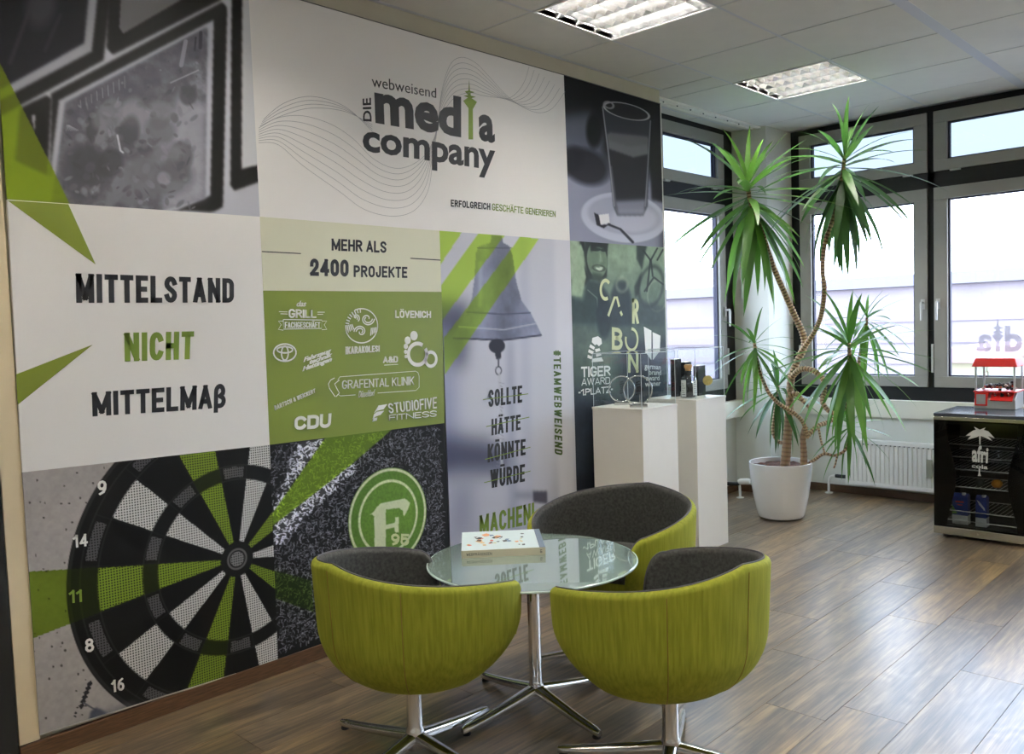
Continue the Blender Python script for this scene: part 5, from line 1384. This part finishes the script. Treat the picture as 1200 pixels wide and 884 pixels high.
# ------------------------------------------------------------------ radiators
M_rad = mat('radiator_white', rgb(232, 230, 224), .4)
def radiator(name_loc, ax, L_, label):
    t = empty('radiator', name_loc, 0 if ax == 1 else -PI/2); tag(t, label, 'radiator', 'white panel radiators')
    # local: x along the wall, y = depth away from the wall is negative
    b = MB(); n = int(L_/.0333); prof_ = [(0, 0)]
    zs = (.115, .435)
    pts = []
    for k in range(n):
        a = k*L_/n; w_ = L_/n
        pts += [(a, 0), (a+w_*.18, 0), (a+w_*.30, -.008), (a+w_*.88, -.008), (a+w_, 0)]
    b.grid([[(q[0], q[1], .125), (q[0], q[1], .415)] for q in pts])
    b.obj('ribbed_front', M_rad, t)
    MB().box((0, -.010, .415), (L_, .002, .448)).box((0, -.010, .092), (L_, .002, .125)).box((0, .002, .092), (L_, .075, .444)).obj('panel_body', M_rad, t, bev=.003)
    b = MB()
    for k in range(n): b.box((k*L_/n+.006, -.0104, .411), (k*L_/n+.018, -.0101, .418))
    b.obj('convector_slots', mat('slot_dark', (.08, .08, .08, 1), .8), t)
    for xx in (.25, L_-.25): MB().box((xx, .0755, .15), (xx+.03, .098, .40)).obj('bracket', M_rad, t)
    return t
rd = radiator((6.525, 2.697, 0), 0, 1.50, 'white ribbed radiator under the right window, beside the black fridge')
MB().box((.600, -.024, .200), (.640, -.0105, .335)).obj('heat_meter', mat('meter_grey', rgb(150, 150, 132), .5), rd, bev=.003)
rd2 = radiator((4.95, 3.385, 0), 1, .95, 'white radiator mostly hidden behind the right pedestal under the left window')
def pipe(root, pts, valve, head=None):
    MB().tube(catmull(pts, 6), .0095, 10).obj('pipe', M_rad, root, 60)
    MB().lathe([(.001, .0), (.03, .0), (.03, .004), (.012, .010), (.001, .010)], pts[0], 20).obj('floor_rosette', M_rad, root, 40)
    MB().tube(valve, .014, 10).obj('valve', M_rubber, root, 60)
    if head: MB().tube(head, [.016, .024, .024, .018], 14).obj('thermostat_head', M_white, root, 50)
# local frame of rd: x runs towards -y world, y runs towards +x world
pipe(rd, [(-.145, .025, .001), (-.145, .025, .06), (-.142, .025, .105), (-.125, .025, .135), (-.09, .025, .142)], [(-.09, .025, .142), (-.045, .025, .142), (-.002, .03, .142)])
p_ = P(870, 584, 2, 0)
lx, ly = p_.x-4.95, p_.y-3.385
pipe(rd2, [(lx, ly+.02, .001), (lx, ly+.02, .05), (lx-.004, ly+.02, .09), (lx-.01, ly+.02, .11)], [(lx-.005, ly+.02, .115), (lx-.05, ly+.02, .118), (.951, .03, .118)], [(lx-.028, ly+.02, .13), (lx-.02, ly-.0, .135), (lx+.0, ly-.05, .138), (lx+.0, ly-.07, .138)])

# ------------------------------------------------------------------ drinks fridge
FX, FY0, FY1, FZ = 5.634, 1.235, 1.772, .778
fr = empty('drinks_fridge', (FX, FY1, 0), 0); tag(fr, 'small black glass-door drinks fridge with a palm logo, under the right window', 'fridge')
foff = Vector(fr.location)
def fb(name, a, b, m, parent=None, bev=0):
    q = MB().box(a, b); q.v = [tuple(Vector(v)-foff) for v in q.v]; return q.obj(name, m, parent or fr, None, None, bev)
M_blk = mat('fridge_black', (.010, .010, .011, 1), .25); M_inn = mat('fridge_inner', (.07, .072, .068, 1), .5)
M_strip = mat('brushed_steel', (.55, .54, .50, 1), .25, metal=1)
fb('side_panel', (FX+.03, FY1-.025, .03), (6.10, FY1, FZ-.02), M_blk, bev=.003)
fb('side_panel', (FX+.03, FY0, .03), (6.10, FY0+.025, FZ-.02), M_blk, bev=.003)
fb('back_panel', (6.075, FY0+.0255, .03), (6.10, FY1-.0255, FZ-.02), M_inn)
fb('floor_panel', (FX+.03, FY0+.0255, .07), (6.0745, FY1-.0255, .085), M_inn)
fb('ceiling_panel', (FX+.03, FY0+.0255, FZ-.07), (6.0745, FY1-.0255, FZ-.021), M_inn)
fb('worktop', (FX+.002, FY0-.002, FZ-.0198), (6.105, FY1+.002, FZ), mat('fridge_top', (.05, .055, .07, 1), .12), bev=.004)
fb('plinth', (FX+.05, FY0+.02, .03), (6.05, FY1-.02, .0695), M_blk)
for yy in (FY0+.05, FY1-.05):
    for xx in (FX+.08, 6.03): 
        q = MB().lathe([(.001, 0), (.018, 0), (.018, .008), (.010, .0299), (.001, .0299)], (xx-foff.x, yy-foff.y, 0), 12).obj('foot', M_rubber, fr, 40)
door = fb('door_frame', (FX, FY0, .069), (FX+.006, FY0+.004, .7345), M_blk)
fb('steel_strip', (FX-.004, FY0, .735), (FX+.028, FY1, .757), M_strip, door, .002)
fb('steel_strip', (FX-.004, FY0, .022), (FX+.028, FY1, .0685), M_strip, door, .002)
M_fgl = glass_mat('fridge_glass', (.62, .64, .64, 1), .8)
fb('door_glass', (FX+.001, FY0+.0045, .069), (FX+.006, FY1, .7345), M_fgl, door)
# black screen print with a waisted opening, behind the glass
zz = np.linspace(.078, .726, 24); inner_l = []; inner_r = []
for z in zz:
    u_ = (z-.078)/.648; w_ = .17+.055*(math.cos((u_-.46)*2*PI*.95)*-1)*.5+.0
    inner_l.append((FY1-.5*(FY1-FY0)+w_, z)); inner_r.append((FY1-.5*(FY1-FY0)-w_, z))
b = MB()
b.grid([[(FX+.008-foff.x, FY1-foff.y, z), (FX+.008-foff.x, a[0]-foff.y, z)] for a, z in zip(inner_l, zz)])
b.grid([[(FX+.008-foff.x, a[0]-foff.y, z), (FX+.008-foff.x, FY0-foff.y, z)] for a, z in zip(inner_r, zz)])
b.box((FX+.0075-foff.x, FY0-foff.y, .7265), (FX+.0085-foff.x, FY1-foff.y, .7345)).box((FX+.0075-foff.x, FY0-foff.y, .069), (FX+.0085-foff.x, FY1-foff.y, .0775))
b.obj('door_print', M_blk, door)
def F(px, py): p_ = P(px, py, 0, FX); return (p_.y, p_.z)
def fpoly(name, pts, m, par=door, lift=.0012):
    q = [F(*p) for p in pts]; b = MB().prism(q, lambda p: (-lift, p[0]-foff.y, p[1]), lambda p: (-.0002+.001, p[0]-foff.y, p[1])); return b.obj(name, m, par)
M_logo = mat('logo_silver', rgb(205, 208, 206), .4)
cf = cc(1040, 420, 7.37)
fpoly('palm_logo', cf(748, 592, 798, 618, 850, 596, 832, 620, 870, 630, 925, 690, 868, 672, 908, 716, 840, 684, 806, 672, 803, 745, 793, 745, 792, 672, 764, 684, 690, 704, 722, 668, 674, 670, 738, 626, 765, 618), M_logo)
fpoly('palm_logo', [(1146.8, 555), (1148.6, 555), (1149.8, 558.2), (1146, 558)], M_logo)
def ftext(txt, x0, y0, x1, y1, x2, y2, x3, y3, bold):
    q = [P(a, b_, 0, FX) for a, b_ in ((x0, y0), (x1, y1), (x2, y2), (x3, y3))]
    return text_on('lettering', txt, q, M_logo, door, foff, (-1, 0, 0), bold)
ftext('afri', 1139, 521, 1158.5, 524, 1139, 541.5, 1157.5, 543.5, .03)
ftext('cola', 1138.8, 543.5, 1157.5, 545.5, 1138.8, 548.3, 1157.5, 550.3, .02)
fpoly('palm_logo', [(1147, 549.5), (1148.4, 549.6), (1148.4, 556), (1147, 556)], M_logo)
MB().lathe([(.001, 0), (.007, 0), (.007, .002), (.001, .002)], n=16).obj('lock', M_chrome, door, 40).matrix_local = Matrix.Translation((-.0065, F(1146.5, 628.5)[0]-foff.y, .046)) @ Matrix.Rotation(PI/2, 4, 'Y')
M_wire = mat('shelf_wire', (.75, .75, .74, 1), .3, metal=.5)
for z in (.165, .318, .428, .505, .583):
    b = MB(); b.tube([(FX+.05-foff.x, FY0+.03-foff.y, z), (FX+.05-foff.x, FY1-.03-foff.y, z)], .0035, 6); b.tube([(6.05-foff.x, FY0+.03-foff.y, z), (6.05-foff.x, FY1-.03-foff.y, z)], .003, 6)
    for k in range(17): yy = FY0+.045+k*.028; b.tube([(FX+.05-foff.x, yy-foff.y, z), (6.05-foff.x, yy-foff.y, z)], .0013, 5)
    b.obj('wire_shelf', M_wire, fr)
b = MB()
for z in (.112, .172): b.tube([(FX+.022-foff.x, FY0+.03-foff.y, z), (FX+.022-foff.x, FY1-.03-foff.y, z)], .003, 6)
b.obj('door_rail', M_wire, fr)
# milk cartons, fruit and a bottle inside
M_mb = mat('carton_blue', rgb(40, 66, 160), .5); M_mg = mat('carton_green', rgb(120, 170, 90), .5); M_mw = mat('carton_white', rgb(230, 232, 236), .5); M_mr = mat('carton_red', rgb(210, 60, 50), .5)
def carton(y, x, w_, d_, label, kind):
    t = empty('milk_carton', (x, y, .0865)); tag(t, label, 'carton', 'milk cartons in the fridge door')
    MB().box((-d_/2, -w_/2, .055), (d_/2, w_/2, .165)).obj('carton_body', M_mb, t, bev=.002)
    MB().box((-d_/2, -w_/2, 0), (d_/2, w_/2, .0545)).obj('carton_foot', M_mw, t)
    MB().prism([(-d_/2, .1655), (d_/2, .1655), (d_/2, .172), (.003, .190), (-.003, .190), (-d_/2, .172)], lambda q: (q[0], -w_/2, q[1]), lambda q: (q[0], w_/2, q[1])).obj('gable', M_mb, t)
    MB().lathe([(.001, 0), (.012, 0), (.012, .014), (.001, .014)], (-.008, -w_*.2, .180), 16).obj('cap', M_mw, t, 40)
    if kind:
        MB().box((-d_/2-.001, -.022, .135), (-d_/2-.0002, .024, .145)).box((-d_/2-.001, -.015, .118), (-d_/2-.0002, .015, .123)).obj('carton_print', M_mr, t)
        MB().prism([(w_/2, .12), (w_/2-.03, .065), (w_/2, .06)], lambda q: (-d_/2-.001, q[0], q[1]), lambda q: (-d_/2-.0002, q[0], q[1])).obj('carton_print', M_mg, t)
    else:
        MB().prism([(.022, .165), (.005, .15), (-.022, .115), (-.022, .10), (.01, .135)], lambda q: (-d_/2-.001, q[0], q[1]), lambda q: (-d_/2-.0002, q[0], q[1])).obj('carton_print', M_mw, t)
carton(1.632, FX+.066, .088, .06, 'blue milk carton with green and red print in the fridge, the left one', True)
carton(1.512, FX+.060, .060, .06, 'narrow blue milk carton with a white swoosh in the fridge, the right one', False)
fy_, fz_ = F(1158.5, 565)
fo = MB().lathe([(.001, 0), (.018, .003), (.030, .018), (.030, .034), (.018, .050), (.001, .053)], n=24).obj('orange', mat('orange_peel', rgb(230, 150, 40), .5), None, 60); fo.location = (FX+.10, fy_-.02, .3225); tag(fo, 'orange fruit on a wire shelf inside the fridge', 'fruit')
fo = MB().lathe([(.001, 0), (.018, .003), (.026, .018), (.026, .030), (.016, .046), (.001, .048)], n=24).obj('dark_fruit', mat('plum', rgb(84, 90, 84), .5), None, 60); fo.location = (FX+.10, fy_+.075, .3225); tag(fo, 'dull grey round fruit beside the orange inside the fridge', 'fruit')

# ------------------------------------------------------------------ toy claw machine on the fridge
CX = 5.98
def K(px, py): p_ = P(px, py, 0, CX); return (p_.y, p_.z)
a0 = K(1141.5, 470)[0]; a1 = K(1190, 470)[0]; D_ = .20
zb_ = FZ+.001
cm = empty('toy_claw_machine', (CX, a0, zb_)); tag(cm, 'red and silver toy claw machine full of sweets on top of the fridge', 'toy')
WC = a0-a1
M_red = mat('red_plastic', rgb(222, 40, 34), .35); M_sil = mat('silver_plastic', rgb(196, 196, 196), .35, metal=.3)
def ck(name, y0, y1, z0, z1, x0, x1, m, bev=.002, par=cm): # y measured to the right from the left edge
    return MB().box((x0, -y1, z0), (x1, -y0, z1)).obj(name, m, par, None, None, bev)
zt_ = lambda py: K(1165, py)[1]-zb_
z1, z2, z3, z4 = zt_(460), zt_(458.0), zt_(430), zt_(420)
base_ = MB().prism([(0, 0), (D_, 0), (D_, z1-.002), (.05, z1-.002), (.0, z1*.55)], lambda q: (q[0], 0, q[1]), lambda q: (q[0], -WC, q[1])).obj('base', M_sil, cm, None, None, .003)
ck('red_band', -.004, WC+.004, z1-.0015, z1+.008, -.002, D_+.002, M_red)
pf = ck('prize_door_frame', .004, WC*.33, .018, z1-.003, -.004, .05, M_red); ck('prize_door', .014, WC*.33-.010, .028, z1-.014, -.0055, -.0042, M_sil, 0, pf)
MB().prism([(-.004, z1*.50), (.052, z1+.001), (.047, z1+.003), (-.009, z1*.55)], lambda q: (q[0], -WC*.40, q[1]-.002), lambda q: (q[0], -WC*.93, q[1]-.002)).obj('control_panel', M_red, cm)
for k in range(3):
    yy = WC*(.50+.16*k); kn = MB().lathe([(.001, 0), (.012, 0), (.012, .004), (.005, .006), (.004, .018), (.007, .022), (.001, .026)], (0, 0, 0), 14).obj('joystick', M_chrome if k != 1 else M_rubber, cm, 40)
    kn.location = (.022, -yy, z1*.80); kn.rotation_euler = (0, -.7, 0)
for yy in (.003, WC-.013):
    for xx in (.004, D_-.014): ck('post', yy, yy+.010, z1+.008, z3, xx, xx+.010, M_sil)
ck('case_glass', .0135, WC-.0135, z1+.0085, z3, .006, .009, M_acryl, 0); ck('case_glass', .0135, WC-.0135, z1+.0085, z3, D_-.009, D_-.006, M_acryl, 0)
ck('case_glass', .004, .007, z1+.0085, z3, .0145, D_-.0145, M_acryl, 0); ck('case_glass', WC-.007, WC-.004, z1+.0085, z3, .0145, D_-.0145, M_acryl, 0)
rf = .012
MB().add([(-rf, rf, z3), (-rf, -WC-rf, z3), (D_+rf, -WC-rf, z3), (D_+rf, rf, z3), (.012, -.006, z4), (.012, -WC+.006, z4), (D_-.012, -WC+.006, z4), (D_-.012, -.006, z4)],
         [(0, 1, 2, 3), (4, 7, 6, 5), (0, 4, 5, 1), (1, 5, 6, 2), (2, 6, 7, 3), (3, 7, 4, 0)]).obj('roof', M_red, cm, None, None, .003)
b = MB().tube([(D_*.45, -WC*.22, z3-.001), (D_*.45, -WC*.22, z3-.035)], .002, 6)
for k in range(3):
    a = k*2*PI/3; b.tube([(D_*.45, -WC*.22, z3-.034), (D_*.45+.018*math.cos(a), -WC*.22+.018*math.sin(a), z3-.048), (D_*.45+.006*math.cos(a), -WC*.22+.006*math.sin(a), z3-.066)], .0018, 5)
b.obj('claw', M_chrome, cm, 60)
rg = random.Random(3); b = MB()
cmats = [mat('sweet', rgb(60, 34, 24), .5), mat('sweet', rgb(196, 70, 40), .4), mat('sweet', rgb(36, 34, 38), .5), mat('sweet', rgb(210, 190, 170), .4)]
for m_i, mm_ in enumerate(cmats):
    b = MB()
    for k in range((26, 8, 22, 7)[m_i]):
        yy = rg.uniform(.03, WC-.03); hz_ = .010+.045*(yy/WC)**.8
        xx = rg.uniform(.03, D_-.03); z_ = z1+.014+rg.uniform(0, hz_); s_ = rg.uniform(.008, .013)
        b.lathe([(.001, -s_*.7), (s_*.8, -s_*.4), (s_, 0), (s_*.8, s_*.4), (.001, s_*.7)], (xx, -yy, z_), 7)
    o = b.obj('sweets', mm_, cm, 60, 'stuff')

# ------------------------------------------------------------------ mirrored sticker on the right window pane
XG = 6.66+.0298
st_ = empty('window_sticker', (XG, 2.0, 1.3)); tag(st_, 'grey company logo sticker on the right window pane, seen mirrored from inside', 'sticker')
so = Vector(st_.location); M_stk = mat('sticker_grey', rgb(176, 178, 184), .7)
M_stk.node_tree.nodes['Principled BSDF'].inputs['Alpha'].default_value = .45
def stk(txt, xl, xr, yt, yb, bold):
    q = [P(a, b_, 0, XG) for a, b_ in ((xr, yt), (xl, yt), (xr, yb), (xl, yb))]   # left and right swapped: mirrored
    text_on('lettering', txt, q, M_stk, st_, so, (-1, 0, 0), bold, 0, .85, .0004)
stk('a', 1144.5, 1162, 392, 412, .03); stk('d', 1177.5, 1198, 382, 412.5, .03)
q = [P(1000+a/2.326, 80+b_/2.326, 0, XG) for a, b_ in ((394, 683), (397, 703), (408, 708), (398, 712), (400, 716), (410, 720), (400, 724), (409, 730), (399, 742), (400, 772), (388, 772), (388, 742), (378, 730), (388, 724), (380, 720), (388, 716), (389, 712), (381, 708), (390, 703))]
MB().prism(q, lambda p: (-.0005, p.y-so.y, p.z-so.z), lambda p: (-.0001, p.y-so.y, p.z-so.z)).obj('tower_emblem', M_stk, st_)
ed = P(1199, 400, 0, XG).y
for txt, y0, y1 in (('e', ed-.02, ed-.14), ('m', ed-.16, ed-.35)):
    q = [Vector((XG, y1, 1.398)), Vector((XG, y0, 1.398)), Vector((XG, y1, 1.262)), Vector((XG, y0, 1.262))]
    text_on('lettering', txt, q, M_stk, st_, so, (-1, 0, 0), .03, 0, .85, .0004)

# ------------------------------------------------------------------ outside
gr = MB().box((XR+.6, -70, -9), (140, 120, -8.9)).box((-60, YB+1.0, -9), (XR+.5, 120, -8.9)).obj('ground', mat('asphalt', rgb(130, 128, 128), .9, noise=.1, nscale=.4), None, None, 'structure')
M_brick = mat('pale_brick', rgb(127, 118, 122), .9, noise=.08, nscale=.5); M_roofp = mat('pale_roof', rgb(115, 111, 119), .8)
M_stripe = mat('brick_stripe', rgb(123, 112, 118), .9)
def building(name, x0, y0, x1, y1, h, face, label):
    t = empty(name, (x0, y0, -8.9)); tag(t, label, 'building'); 
    MB().box((0, 0, 0), (x1-x0, y1-y0, h)).obj('wall', M_brick, t)
    MB().box((-.3, -.3, h+.01), (x1-x0+.3, y1-y0+.3, h+.5)).obj('roof_edge', M_roofp, t)
    b = MB()
    for k in range(int(h/.9)-1):
        z = .9+k*.9
        if face == 'x': b.box((-.06, 0, z), (-.001, y1-y0, z+.28))
        else: b.box((0, -.06, z), (x1-x0, -.001, z+.28))
    b.obj('brick_courses', M_stripe, t)
    return t
building('office_building', 38, -30, 60, 60, 11.4, 'x', 'wide pale pink brick building outside the right windows')
building('office_building', -10, 34, 34, 50, 11.2, 'y', 'pale pink brick building outside the left window')
sa, sb_ = P(1152, 410, 0, 22), P(1110, 410, 0, 22); sz_ = P(1130, 408, 0, 22).z+8.9
sh = empty('market_stall', (22, sa.y, -8.9)); tag(sh, 'pale red and yellow stall roof low outside the right window', 'stall')
MB().box((0, 0, 0), (4, sb_.y-sa.y, sz_-.35)).obj('stall_body', mat('pale_yellow', rgb(134, 128, 104), .8), sh)
MB().box((-.2, -.1, sz_-.34), (4.2, sb_.y-sa.y+.1, sz_)).obj('stall_roof', mat('pale_red', rgb(138, 108, 112), .8), sh)
cp = empty('lamp_post', (24, 29.5, -8.9)); tag(cp, 'thin grey lamp post outside the left window', 'lamp post')
MB().tube([(0, 0, 0), (0, 0, 10.2)], .09, 8).obj('post', M_handle, cp, 40); MB().box((-.9, -.2, 10.21), (.9, .2, 10.4)).obj('lamp_head', M_handle, cp)
